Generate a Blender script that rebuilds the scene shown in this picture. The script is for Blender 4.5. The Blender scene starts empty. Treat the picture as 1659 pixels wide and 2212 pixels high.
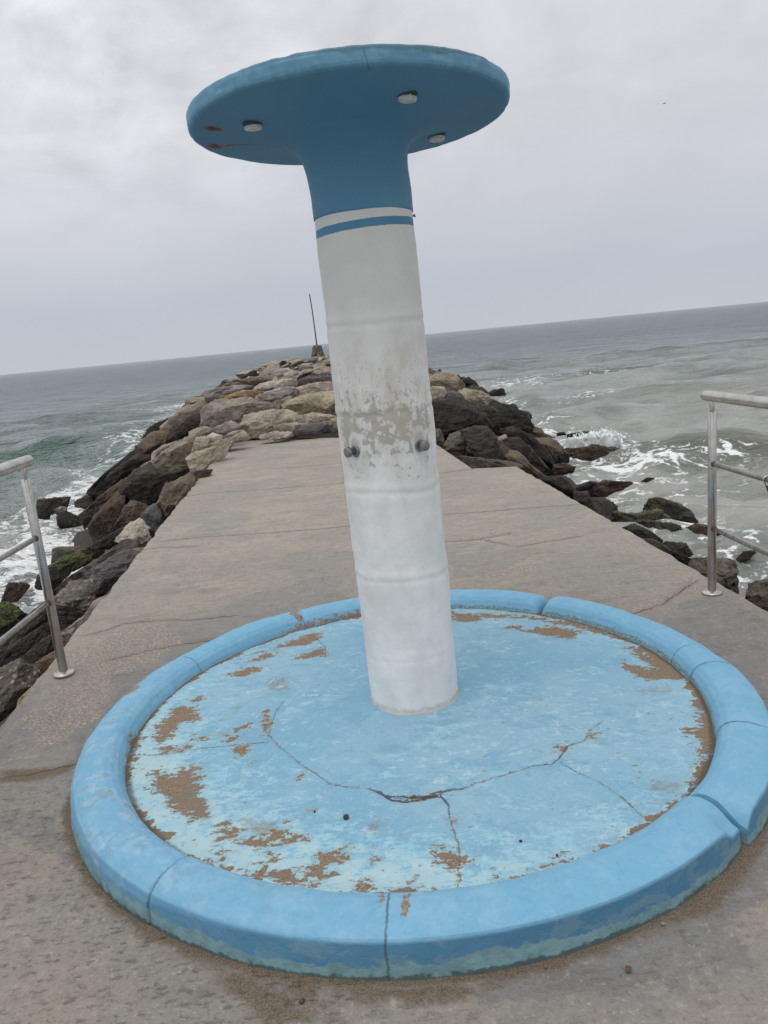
import bpy, bmesh, math, random
import numpy as np
from mathutils import Matrix, Vector

scene = bpy.context.scene
col = scene.collection
R_ = math.radians

# ------------------------------------------------------------------ camera
EYE = 1.55                     # eye height above the concrete
PITCH = math.atan(374/1661.0)
ROLL = R_(5.47)
cam_d = bpy.data.cameras.new('camera'); cam = bpy.data.objects.new('camera', cam_d); col.objects.link(cam)
fw = Vector((0, math.cos(PITCH), -math.sin(PITCH))); u0 = Vector((0, math.sin(PITCH), math.cos(PITCH))); r0 = Vector((1, 0, 0))
rt = r0*math.cos(ROLL) - u0*math.sin(ROLL); up = r0*math.sin(ROLL) + u0*math.cos(ROLL)
M = Matrix((rt, up, -fw)).transposed().to_4x4(); M.translation = (0, 0, EYE)
cam.matrix_world = M
cam_d.sensor_fit = 'HORIZONTAL'; cam_d.sensor_width = 36; cam_d.lens = 36*1661/1659.0
cam_d.clip_start = 0.05; cam_d.clip_end = 40000
scene.camera = cam
scene.view_settings.view_transform = 'Standard'; scene.view_settings.look = 'None'
scene.view_settings.exposure = 0.0; scene.view_settings.gamma = 1.0

# ------------------------------------------------------------------ node helper
class NT:
    def __init__(s, tree):
        s.t = tree; s.n = tree.nodes; s.l = tree.links; s.n.clear()
    def node(s, typ, **kw):
        n = s.n.new(typ)
        for k, v in kw.items(): setattr(n, k, v)
        return n
    def put(s, sock, v):
        if hasattr(v, 'is_output'): s.l.new(v, sock)
        elif v is not None:
            if sock.type == 'RGBA' and len(v) == 3: v = (*v, 1)
            sock.default_value = v
    def m(s, op, a, b=None, c=None, clamp=False):
        n = s.node('ShaderNodeMath', operation=op, use_clamp=clamp)
        for i, v in enumerate((a, b, c)):
            if v is not None: s.put(n.inputs[i], v)
        return n.outputs[0]
    def vm(s, op, a, b=None, sc=None):
        n = s.node('ShaderNodeVectorMath', operation=op)
        s.put(n.inputs[0], a)
        if b is not None: s.put(n.inputs[1], b)
        if sc is not None: s.put(n.inputs['Scale'], sc)
        return n.outputs['Value'] if op in ('LENGTH', 'DOT_PRODUCT', 'DISTANCE') else n.outputs[0]
    def step(s, v, a, b, lo=0.0, hi=1.0):
        n = s.node('ShaderNodeMapRange', interpolation_type='SMOOTHSTEP')
        s.put(n.inputs[0], v); s.put(n.inputs[1], a); s.put(n.inputs[2], b); s.put(n.inputs[3], lo); s.put(n.inputs[4], hi)
        return n.outputs[0]
    def lin(s, v, a, b, lo=0.0, hi=1.0):
        n = s.node('ShaderNodeMapRange')
        s.put(n.inputs[0], v); s.put(n.inputs[1], a); s.put(n.inputs[2], b); s.put(n.inputs[3], lo); s.put(n.inputs[4], hi)
        return n.outputs[0]
    def noise(s, vec, sc, det=4, rough=.55, dist=0.0, typ='FBM', lac=2.0):
        n = s.node('ShaderNodeTexNoise', noise_dimensions='3D', noise_type=typ)
        s.put(n.inputs['Vector'], vec); s.put(n.inputs['Scale'], sc); s.put(n.inputs['Detail'], det)
        s.put(n.inputs['Roughness'], rough); s.put(n.inputs['Distortion'], dist); s.put(n.inputs['Lacunarity'], lac)
        return n.outputs[0]
    def noisec(s, vec, sc, det=3, rough=.5):
        n = s.node('ShaderNodeTexNoise'); s.put(n.inputs['Vector'], vec); s.put(n.inputs['Scale'], sc)
        s.put(n.inputs['Detail'], det); s.put(n.inputs['Roughness'], rough); return n.outputs[1]
    def vor(s, vec, sc, feature='F1', rnd=1.0, out=0):
        n = s.node('ShaderNodeTexVoronoi', feature=feature)
        s.put(n.inputs['Vector'], vec); s.put(n.inputs['Scale'], sc); s.put(n.inputs['Randomness'], rnd)
        return n.outputs[out]
    def mix(s, f, a, b, typ='MIX'):
        n = s.node('ShaderNodeMix', data_type='RGBA', blend_type=typ)
        s.put(n.inputs[0], f); s.put(n.inputs[6], a); s.put(n.inputs[7], b)
        return n.outputs[2]
    def attr(s, name, typ='GEOMETRY', out='Fac'):
        n = s.node('ShaderNodeAttribute', attribute_type=typ, attribute_name=name); return n.outputs[out]
    def obj(s): return s.node('ShaderNodeTexCoord').outputs['Object']
    def gen(s): return s.node('ShaderNodeTexCoord').outputs['Generated']
    def geo(s, o): return s.node('ShaderNodeNewGeometry').outputs[o]
    def xyz(s, v):
        n = s.node('ShaderNodeSeparateXYZ'); s.put(n.inputs[0], v); return n.outputs
    def scl(s, v, x, y, z): return s.vm('MULTIPLY', v, (x, y, z))
    def bump(s, h, strength=.5, dist=.01, normal=None):
        n = s.node('ShaderNodeBump'); s.put(n.inputs['Strength'], strength); s.put(n.inputs['Distance'], dist); s.put(n.inputs['Height'], h)
        if normal is not None: s.put(n.inputs['Normal'], normal)
        return n.outputs[0]
    def bsdf(s, color, rough=.8, normal=None, metal=0.0, spec=.3, **kw):
        n = s.node('ShaderNodeBsdfPrincipled'); o = s.node('ShaderNodeOutputMaterial')
        s.put(n.inputs['Base Color'], color); s.put(n.inputs['Roughness'], rough); s.put(n.inputs['Metallic'], metal)
        s.put(n.inputs['Specular IOR Level'], spec)
        if normal is not None: s.put(n.inputs['Normal'], normal)
        for k, v in kw.items(): s.put(n.inputs[k.replace('_', ' ')], v)
        s.l.new(n.outputs[0], o.inputs[0]); return n

def material(name):
    m = bpy.data.materials.new(name); m.use_nodes = True
    return m, NT(m.node_tree)

# ------------------------------------------------------------------ world: overcast daylight
SUN_EL, SUN_AZ = 74, 215        # azimuth clockwise from +Y : behind the viewer, a little to the left
world = bpy.data.worlds.new('World'); scene.world = world; world.use_nodes = True
w = NT(world.node_tree)
sky = w.node('ShaderNodeTexSky', sky_type='NISHITA', sun_disc=False)
sky.sun_elevation = R_(SUN_EL); sky.sun_rotation = R_(SUN_AZ); sky.air_density = 1.2; sky.dust_density = 3.0; sky.ozone_density = 1.0
d = w.gen(); sx, sy, sz = w.xyz(d)
# cloud sheet: the direction is projected on a flat layer overhead
zc = w.m('ADD', w.m('MAXIMUM', sz, 0.0), 0.40)
pl = w.node('ShaderNodeCombineXYZ'); w.put(pl.inputs[0], w.m('DIVIDE', sx, zc)); w.put(pl.inputs[1], w.m('DIVIDE', sy, zc)); w.put(pl.inputs[2], 0.37)
pv = pl.outputs[0]
n1 = w.noise(pv, 5.2, 7, .58, .3)
n2 = w.noise(pv, 1.5, 3, .5, .3)
vis = w.step(sz, .06, .30)                                       # texture shows only higher up
el = w.m('MAXIMUM', sz, 0.0)
base = w.node('ShaderNodeValToRGB'); w.put(base.inputs[0], el)
cr = base.color_ramp; cr.elements[0].position = 0.0; cr.elements[0].color = (5.7, 5.95, 6.6, 1)
for p, c in ((.06, (5.3, 5.65, 6.6)), (.16, (6.35, 6.45, 6.9)), (.30, (6.9, 6.95, 7.25)), (.42, (7.35, 7.38, 7.62)), (.65, (8.6, 8.65, 8.8))):
    e = cr.elements.new(p); e.color = (*c, 1)
cr.elements[-1].position = 1.0; cr.elements[-1].color = (9.6, 9.7, 9.9, 1)
left = w.m('MULTIPLY', w.step(w.m('MULTIPLY', sx, -1.0), -.35, .55), w.step(sz, .05, .35))
lump = w.m('ADD', w.m('MULTIPLY', w.m('MULTIPLY', w.m('SUBTRACT', n1, .5), w.m('MULTIPLY', vis, w.m('ADD', .30, left))), 1.25), w.m('MULTIPLY', w.m('SUBTRACT', n2, .5), .15))
# the cloud is thinner and brighter up to the left, and behind the viewer where the sun sits
back = w.step(w.m('MULTIPLY', sy, -1.0), -.1, .9)
gain = w.m('ADD', w.m('ADD', w.m('ADD', 1.0, lump), w.m('MULTIPLY', left, .16)), w.m('MULTIPLY', back, .18))
cloud = w.vm('SCALE', base.outputs[0], sc=gain)
skyc = w.mix(.92, sky.outputs[0], cloud)
# below the horizon the dome only lights undersides: same grey as the sea
bg = w.node('ShaderNodeBackground'); w.put(bg.inputs[0], skyc); bg.inputs[1].default_value = 0.10
wo = w.node('ShaderNodeOutputWorld'); w.l.new(bg.outputs[0], wo.inputs[0])

sun_d = bpy.data.lights.new('sun', 'SUN'); sun_d.energy = 0.8; sun_d.angle = R_(35); sun_d.color = (1, .965, .92)
sun = bpy.data.objects.new('sun', sun_d); col.objects.link(sun)
sdir = Vector((math.sin(R_(SUN_AZ))*math.cos(R_(SUN_EL)), math.cos(R_(SUN_AZ))*math.cos(R_(SUN_EL)), math.sin(R_(SUN_EL))))
sun.rotation_euler = sdir.to_track_quat('Z', 'Y').to_euler()

# ------------------------------------------------------------------ mesh helpers
def mesh_obj(name, V, F, mat=None, parent=None, smooth=True, attrs=None):
    """V (n,3) array, F (m,4) or (m,3) int array or list of faces -> one linked object"""
    me = bpy.data.meshes.new(name)
    if isinstance(F, np.ndarray):
        V = np.asarray(V, np.float32); F = np.asarray(F, np.int32); k = F.shape[1]
        me.vertices.add(len(V)); me.vertices.foreach_set('co', V.ravel())
        me.loops.add(F.size); me.loops.foreach_set('vertex_index', F.ravel())
        me.polygons.add(len(F)); me.polygons.foreach_set('loop_start', np.arange(0, F.size, k, dtype=np.int32))
        me.update(calc_edges=True)
    else:
        me.from_pydata([tuple(v) for v in V], [], F)
    me.validate()
    for a, v in (attrs or {}).items():
        at = me.attributes.new(a, 'FLOAT', 'POINT'); at.data.foreach_set('value', np.asarray(v, np.float32).ravel())
    me.polygons.foreach_set('use_smooth', np.full(len(me.polygons), smooth, bool))
    if mat: me.materials.append(mat)
    o = bpy.data.objects.new(name, me); col.objects.link(o)
    if parent: o.parent = parent
    return o

def empty(name, loc=(0, 0, 0), rz=0.0):
    o = bpy.data.objects.new(name, None); o.location = loc; o.rotation_euler = (0, 0, rz); o.empty_display_size = .1
    col.objects.link(o); return o

def tag(o, label=None, cat=None, group=None, kind=None):
    if label: o['label'] = label
    if cat: o['category'] = cat
    if group: o['group'] = group
    if kind: o['kind'] = kind
    return o

def grid_faces(nu, nv, wrap=False):
    i = np.arange(nu-1)[:, None]; j = np.arange(nv if wrap else nv-1)[None, :]; jn = (j+1) % nv
    a = i*nv+j; b = i*nv+jn; c = (i+1)*nv+jn; dd = (i+1)*nv+j
    return np.stack([a, b, c, dd], -1).reshape(-1, 4)

def tube(path, rad, seg=20, caps=True):
    """swept round tube through path points (list of xyz) with per point radius"""
    P = [Vector(p) for p in path]; rad = rad if hasattr(rad, '__len__') else [rad]*len(P)
    V = []; F = []
    t0 = (P[1]-P[0]).normalized(); ref = Vector((0, 0, 1)) if abs(t0.z) < .9 else Vector((1, 0, 0))
    a = t0.cross(ref).normalized()
    for i, p in enumerate(P):
        t = (P[min(i+1, len(P)-1)]-P[max(i-1, 0)]).normalized(); a = (a-t*a.dot(t)).normalized(); b = t.cross(a)
        for k in range(seg):
            q = 2*math.pi*k/seg; V.append(p+(a*math.cos(q)+b*math.sin(q))*rad[i])
    for i in range(len(P)-1):
        for k in range(seg):
            F.append((i*seg+k, i*seg+(k+1) % seg, (i+1)*seg+(k+1) % seg, (i+1)*seg+k))
    if caps: F.append(tuple(range(seg))[::-1]); F.append(tuple(range((len(P)-1)*seg, len(P)*seg)))
    return V, F

def joinVF(parts):
    V = []; F = []
    for v, f in parts:
        o = len(V); V += [tuple(x) for x in v]; F += [tuple(i+o for i in q) for q in f]
    return V, F

def lathe(prof, seg=48, cx=0, cy=0):
    """profile list of (r,z) -> V,F as lists"""
    V = []; F = []
    for r, z in prof:
        for k in range(seg):
            a = 2*math.pi*k/seg; V.append((cx+r*math.cos(a), cy+r*math.sin(a), z))
    for i in range(len(prof)-1):
        for k in range(seg): F.append((i*seg+k, i*seg+(k+1) % seg, (i+1)*seg+(k+1) % seg, (i+1)*seg+k))
    if prof[0][0] > 1e-4: F.append(tuple(range(seg))[::-1])
    if prof[-1][0] > 1e-4: F.append(tuple(range((len(prof)-1)*seg, len(prof)*seg)))
    return V, F

def round_cyl(r, z0, z1, b=.003, seg=32):
    return lathe([(r-b, z0), (r-.3*b, z0+.3*b), (r, z0+b), (r, z1-b), (r-.3*b, z1-.3*b), (r-b, z1)], seg)

# ------------------------------------------------------------------ numpy noise
_rng = np.random.default_rng(7)
_perm = _rng.permutation(512).astype(np.int64); _perm = np.concatenate([_perm, _perm, _perm])
_grad = _rng.normal(size=(512, 3)); _grad /= np.linalg.norm(_grad, axis=1)[:, None]
def pnoise(P):
    P = np.asarray(P, float); I = np.floor(P).astype(np.int64); f = P-I; I &= 511
    u = f*f*f*(f*(f*6-15)+10); out = 0
    for dx in (0, 1):
        wx = u[:, 0] if dx else 1-u[:, 0]; ix = _perm[(I[:, 0]+dx) & 511]
        for dy in (0, 1):
            wy = u[:, 1] if dy else 1-u[:, 1]; iy = _perm[ix+((I[:, 1]+dy) & 511)]
            for dz in (0, 1):
                wz = u[:, 2] if dz else 1-u[:, 2]; g = _grad[_perm[iy+((I[:, 2]+dz) & 511)]]
                out = out + wx*wy*wz*(g[:, 0]*(f[:, 0]-dx)+g[:, 1]*(f[:, 1]-dy)+g[:, 2]*(f[:, 2]-dz))
    return out*1.6
def fbm(P, octv=4, gain=.5, lac=2.03):
    P = np.asarray(P, float); s = 0; a = 1.0
    for k in range(octv): s = s+a*pnoise(P*lac**k+17.3*k); a *= gain
    return s
def ridged(P, octv=3):
    s = 0; a = 1.0
    for k in range(octv): s = s+a*(1-2*np.abs(pnoise(P*2.1**k+9.1*k))); a *= .5
    return s/1.75

def poly_sdf(P, polys):
    """signed distance (positive inside) to the nearest of several polygons"""
    best = np.full(len(P), -9.0)
    for q in polys:
        q = np.array(q); b = np.roll(q, -1, 0); dmin = np.full(len(P), 9.0); ins = np.zeros(len(P), bool)
        lo = q.min(0)-.3; hi = q.max(0)+.3; sel = np.all((P > lo) & (P < hi), 1); p = P[sel]
        if not len(p): continue
        dm = np.full(len(p), 9.0); inn = np.zeros(len(p), bool)
        for A, B in zip(q, b):
            e = B-A; t = np.clip(((p-A)@e)/max(e@e, 1e-9), 0, 1); dm = np.minimum(dm, np.linalg.norm(p-A-t[:, None]*e, axis=1))
            c = ((A[1] > p[:, 1]) != (B[1] > p[:, 1])); x = A[0]+(p[:, 1]-A[1])*(B[0]-A[0])/np.where(B[1] == A[1], 1e-9, B[1]-A[1])
            inn ^= c & (p[:, 0] < x)
        best[sel] = np.maximum(best[sel], np.where(inn, dm, -dm))
    return best
def line_field(P, lines):
    """signed and unsigned distance to the nearest polyline"""
    d = np.full(len(P), 9.0); s = np.full(len(P), 9.0)
    for L in lines:
        L = np.array(L)
        for A, B in zip(L[:-1], L[1:]):
            e = B-A; t = np.clip(((P-A)@e)/(e@e), 0, 1); v = P-A-t[:, None]*e; dd = np.linalg.norm(v, axis=1)
            m = dd < d; d[m] = dd[m]; sg = np.sign(e[0]*v[m, 1]-e[1]*v[m, 0]); s[m] = dd[m]*np.where(sg == 0, 1, sg)
    return s, d

_icoc = {}
def ico(sub):
    if sub not in _icoc:
        bm = bmesh.new(); bmesh.ops.create_icosphere(bm, subdivisions=sub, radius=1)
        V = np.array([v.co[:] for v in bm.verts]); F = np.array([[v.index for v in f.verts] for f in bm.faces]); bm.free()
        V /= np.linalg.norm(V, axis=1)[:, None]; _icoc[sub] = (V, F)
    return _icoc[sub]

# ------------------------------------------------------------------ measured outlines, in metres
FLOOR_CRACKS=[[(-0.556,0.094),(-0.576,0.015),(-0.581,-0.084),(-0.583,-0.178),(-0.540,-0.264),(-0.495,-0.322),(-0.444,-0.401),(-0.377,-0.480),(-0.351,-0.515),(-0.326,-0.545),(-0.272,-0.584),(-0.202,-0.602),(-0.168,-0.622),(-0.146,-0.640)],[(-0.327,-0.557),(-0.267,-0.586),(-0.186,-0.611),(-0.136,-0.659),(-0.072,-0.676),(0.005,-0.685),(0.034,-0.684),(0.079,-0.658),(0.121,-0.660),(0.193,-0.635)],[(0.022,-0.673),(0.122,-0.661),(0.186,-0.632),(0.279,-0.602),(0.382,-0.563),(0.443,-0.564),(0.478,-0.535),(0.524,-0.464),(0.597,-0.432),(0.630,-0.367),(0.703,-0.294)],[(-0.136,-0.659),(-0.108,-0.690),(-0.067,-0.702),(0.004,-0.696),(0.040,-0.691)],[(0.050,-0.692),(0.070,-0.745),(0.069,-0.809),(0.074,-0.890),(0.082,-0.929),(0.076,-0.979),(0.066,-1.035),(0.068,-1.069),(0.055,-1.100)],[(0.483,-0.572),(0.522,-0.629),(0.569,-0.674),(0.607,-0.744),(0.632,-0.803),(0.650,-0.860),(0.658,-0.889)],[(-1.096,-0.199),(-0.967,-0.222),(-0.838,-0.206),(-0.704,-0.216),(-0.583,-0.235)],[(-0.456,0.826),(-0.408,0.685),(-0.398,0.588)]]
FLOOR_PEEL=[[(-1.057,0.173),(-1.021,0.195),(-0.956,0.175),(-0.906,0.082),(-0.931,0.029),(-0.981,0.029),(-0.989,-0.081),(-1.026,-0.125),(-1.067,-0.074),(-1.073,0.026),(-1.059,0.111)],[(-1.030,-0.162),(-0.957,-0.181),(-0.881,-0.195),(-0.916,-0.217),(-0.983,-0.212)],[(-0.855,0.485),(-0.788,0.523),(-0.715,0.530),(-0.708,0.476),(-0.771,0.418),(-0.822,0.434)],[(-0.801,0.602),(-0.722,0.698),(-0.652,0.685),(-0.655,0.640),(-0.742,0.604)],[(-0.791,0.698),(-0.671,0.775),(-0.550,0.884),(-0.455,0.931),(-0.438,0.820),(-0.520,0.747),(-0.618,0.769),(-0.710,0.741)],[(-0.557,0.596),(-0.470,0.658),(-0.404,0.684),(-0.380,0.559),(-0.431,0.576),(-0.504,0.556)],[(-0.763,-0.129),(-0.717,-0.135),(-0.705,-0.171),(-0.735,-0.189)],[(-0.731,-0.098),(-0.680,-0.071),(-0.678,-0.085),(-0.715,-0.109)],[(-0.719,-0.243),(-0.668,-0.237),(-0.636,-0.276),(-0.664,-0.304),(-0.699,-0.284)],[(-0.620,0.028),(-0.599,0.007),(-0.583,-0.125),(-0.599,-0.160),(-0.613,-0.075)],[(-0.448,-0.490),(-0.419,-0.481),(-0.414,-0.502),(-0.441,-0.507)],[(-0.908,-0.103),(-0.851,-0.112),(-0.853,-0.138),(-0.896,-0.127)],[(-1.001,0.255),(-0.939,0.270),(-0.917,0.238),(-0.972,0.213)],[(-0.996,-0.320),(-0.924,-0.380),(-0.843,-0.314),(-0.798,-0.450),(-0.786,-0.542),(-0.736,-0.565),(-0.737,-0.669),(-0.787,-0.671),(-0.810,-0.632),(-0.862,-0.598),(-0.897,-0.518),(-0.969,-0.450)],[(-0.693,-0.711),(-0.652,-0.703),(-0.638,-0.743),(-0.594,-0.762),(-0.596,-0.792),(-0.663,-0.795),(-0.656,-0.761)],[(-0.582,-0.815),(-0.547,-0.801),(-0.506,-0.798),(-0.490,-0.765),(-0.462,-0.765),(-0.452,-0.798),(-0.397,-0.802),(-0.395,-0.827),(-0.434,-0.846),(-0.506,-0.853),(-0.570,-0.827)],[(-0.562,-0.946),(-0.515,-0.936),(-0.461,-0.958),(-0.416,-0.970),(-0.388,-1.005),(-0.336,-1.034),(-0.405,-1.015),(-0.484,-0.981)],[(-0.366,-0.955),(-0.337,-0.914),(-0.285,-0.913),(-0.253,-0.899),(-0.245,-0.951),(-0.296,-0.953),(-0.314,-0.972),(-0.294,-1.001),(-0.331,-1.022),(-0.363,-1.000)],[(-0.509,-0.886),(-0.476,-0.882),(-0.467,-0.912),(-0.494,-0.903)],[(0.003,-0.946),(0.036,-0.941),(0.064,-0.973),(0.101,-0.982),(0.076,-1.027),(0.046,-1.028),(0.037,-0.996),(0.000,-0.982)],[(-0.188,-0.951),(-0.169,-0.935),(-0.150,-0.952),(-0.175,-0.962)],[(-0.243,-1.072),(-0.213,-1.051),(-0.165,-1.079),(-0.201,-1.086)],[(-0.123,-1.094),(-0.069,-1.092),(-0.016,-1.103),(-0.029,-1.109),(-0.100,-1.104)],[(-0.095,-0.696),(-0.065,-0.674),(0.005,-0.683),(0.000,-0.699),(-0.067,-0.704)],[(-0.705,-0.876),(-0.652,-0.890),(-0.646,-0.905),(-0.692,-0.888)],[(0.501,0.722),(0.577,0.752),(0.599,0.657),(0.698,0.698),(0.775,0.683),(0.856,0.610),(0.812,0.520),(0.738,0.532),(0.638,0.606)],[(1.010,0.361),(1.058,0.366),(1.067,0.235),(1.130,0.236),(1.164,0.142),(1.173,0.038),(1.143,0.006),(1.088,0.013),(0.980,0.016),(0.943,0.080),(0.925,0.155),(0.950,0.206),(1.023,0.111),(1.046,0.129),(1.021,0.230)],[(1.089,-0.186),(1.147,-0.178),(1.122,-0.289),(1.064,-0.430),(0.998,-0.555),(0.933,-0.658),(0.861,-0.751),(0.824,-0.778),(0.899,-0.677),(0.960,-0.564),(1.001,-0.450),(0.950,-0.416),(1.030,-0.382),(1.079,-0.282)],[(0.755,-0.842),(0.798,-0.796),(0.814,-0.788),(0.773,-0.844)],[(0.664,-0.871),(0.737,-0.874),(0.689,-0.921),(0.589,-0.950),(0.593,-0.937),(0.657,-0.908)],[(0.486,-0.999),(0.582,-0.971),(0.579,-0.980),(0.486,-1.016)],[(0.161,-1.093),(0.266,-1.079),(0.410,-1.044),(0.408,-1.052),(0.263,-1.094)],[(0.269,1.029),(0.414,0.972),(0.575,0.909),(0.693,0.863),(0.847,0.730),(0.959,0.592),(1.038,0.445),(0.981,0.506),(0.836,0.687),(0.665,0.830),(0.415,0.903),(0.375,0.846),(0.260,0.892)],[(0.488,-0.466),(0.524,-0.464),(0.508,-0.500),(0.487,-0.498)],[(0.629,-0.395),(0.649,-0.390),(0.639,-0.424),(0.622,-0.422)]]
FLOOR_GRIME=[[(-0.197,-0.830),(-0.166,-0.763),(-0.133,-0.810),(-0.154,-0.852)],[(-0.406,-0.688),(-0.365,-0.668),(-0.345,-0.711),(-0.390,-0.713)],[(-0.618,-0.693),(-0.487,-0.728),(-0.451,-0.808),(-0.519,-0.806),(-0.578,-0.775)],[(-0.667,-0.018),(-0.622,0.013),(-0.605,-0.006),(-0.643,-0.039)],[(-0.786,0.100),(-0.737,0.109),(-0.733,0.084),(-0.774,0.073)],[(-0.831,-0.111),(-0.764,-0.102),(-0.759,-0.130),(-0.818,-0.141)],[(-0.660,-0.406),(-0.619,-0.350),(-0.583,-0.336),(-0.614,-0.384)],[(-0.111,-0.863),(-0.088,-0.857),(-0.092,-0.874)],[(0.042,-0.810),(0.091,-0.801),(0.087,-0.832),(0.047,-0.826)],[(0.898,-0.077),(1.059,-0.041),(1.032,-0.110),(0.910,-0.114)],[(0.734,-0.693),(0.827,-0.725),(0.794,-0.775),(0.722,-0.746)],[(-0.060,-1.035),(-0.041,-1.029),(-0.055,-1.052)],[(-0.655,0.323),(-0.567,0.370),(-0.543,0.215),(-0.643,0.229)]]
DECK_LINES=[[(-1.615,2.774),(-1.464,2.787),(-1.330,2.825)],[(-1.415,10.152),(-1.099,10.080),(-0.513,10.036)],[(-2.276,8.676),(-2.000,8.759),(-1.179,8.627),(-0.424,8.551)],[(-1.982,6.560),(-1.642,6.593),(-0.934,6.483),(-0.529,6.456),(-0.308,6.469)],[(-2.088,6.295),(-1.985,6.346),(-1.612,6.271)],[(-1.801,4.357),(-1.742,4.387),(-1.649,4.494),(-1.476,4.487),(-1.177,4.423),(-0.981,4.434)],[(-1.183,4.033),(-0.917,4.061),(-0.604,4.058),(-0.396,4.053)],[(-1.557,3.912),(-1.366,3.993),(-1.183,4.033)],[(0.663,8.618),(1.053,8.680)],[(0.547,6.571),(0.885,6.516),(1.721,6.463)],[(0.454,5.654),(0.682,5.638),(0.945,5.722)],[(0.636,3.627),(0.809,3.664),(1.024,3.751),(1.188,3.809),(1.461,3.949),(1.770,4.265)],[(0.716,5.625),(0.943,5.342),(1.156,5.393),(1.404,5.433)],[(-0.622,13.193),(-0.490,10.683),(-0.396,8.652)]]
DECK_PALE=[[(0.454,5.654),(0.584,5.703),(0.803,5.733),(0.755,5.652),(0.569,5.584)],[(0.826,5.768),(0.971,5.770),(0.966,5.685),(0.830,5.680)],[(0.559,3.586),(0.648,3.686),(0.820,3.706),(1.036,3.794),(1.186,3.880),(1.405,4.003),(1.722,4.280),(1.755,4.654),(1.807,4.636),(1.795,4.196),(1.361,3.882),(1.151,3.771),(0.936,3.695),(0.675,3.587)],[(1.349,4.442),(1.388,4.430),(1.221,3.835),(1.165,3.815)],[(1.432,7.191),(1.576,7.236),(1.592,7.112),(1.446,7.048)],[(-1.833,4.008),(-1.500,4.575),(-1.173,4.044),(-1.336,3.713),(-1.627,3.722)],[(1.528,3.017),(1.573,3.030),(1.541,2.968)],[(-1.561,5.493),(-1.337,5.490),(-1.312,5.367),(-1.519,5.389)],[(-1.755,3.255),(-1.618,3.835),(-1.366,3.505),(-1.390,3.183),(-1.551,2.973)],[(0.614,4.824),(1.042,4.894),(1.048,4.786),(0.636,4.667)]]
DECK_SAND=[[(-1.149,2.570),(-0.920,2.088),(-0.761,1.875),(-0.588,1.737),(-0.333,1.647),(-0.088,1.590),(0.197,1.584),(0.576,1.688),(0.855,1.879),(1.086,2.103),(1.024,1.956),(0.793,1.742),(0.565,1.657),(0.315,1.599),(0.076,1.530),(-0.168,1.545),(-0.381,1.652),(-0.620,1.773),(-0.807,1.899),(-1.067,2.218),(-1.234,2.498)],[(-0.444,1.768),(-0.406,1.763),(-0.335,1.662),(-0.234,1.539),(-0.189,1.493),(-0.255,1.500),(-0.315,1.575)],[(-0.650,1.793),(-0.534,1.716),(-0.425,1.629),(-0.350,1.579),(-0.255,1.500),(-0.410,1.517),(-0.508,1.639)],[(-1.649,2.847),(-1.426,2.808),(-1.334,2.861),(-1.310,2.771),(-1.480,2.718),(-1.598,2.738)]]
DECK_SKIM=[[(-1.735,4.325),(-1.173,4.406),(-0.854,4.741),(-0.455,5.115),(-0.230,5.208),(-0.205,4.381),(-0.566,4.206),(-0.931,3.856),(-1.128,3.218),(-1.243,2.845),(-1.320,2.824),(-1.558,3.598)],[(-0.860,5.536),(-0.489,5.726),(-0.254,5.643),(-0.245,5.102),(-0.644,5.069)],[(1.248,3.565),(1.663,4.006),(1.890,3.652),(1.606,3.095),(1.477,3.076),(1.412,3.405)],[(-1.959,6.552),(-1.443,7.642),(-1.182,7.119),(-1.570,6.255)],[(0.395,5.229),(0.859,5.247),(0.956,4.923),(0.650,4.761),(0.354,4.658)],[(1.472,7.171),(1.663,6.548),(1.667,6.264),(1.344,5.895),(1.171,6.130)],[(0.103,1.748),(1.024,1.956),(0.805,1.526),(0.398,1.494),(0.133,1.537)]]
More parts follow.
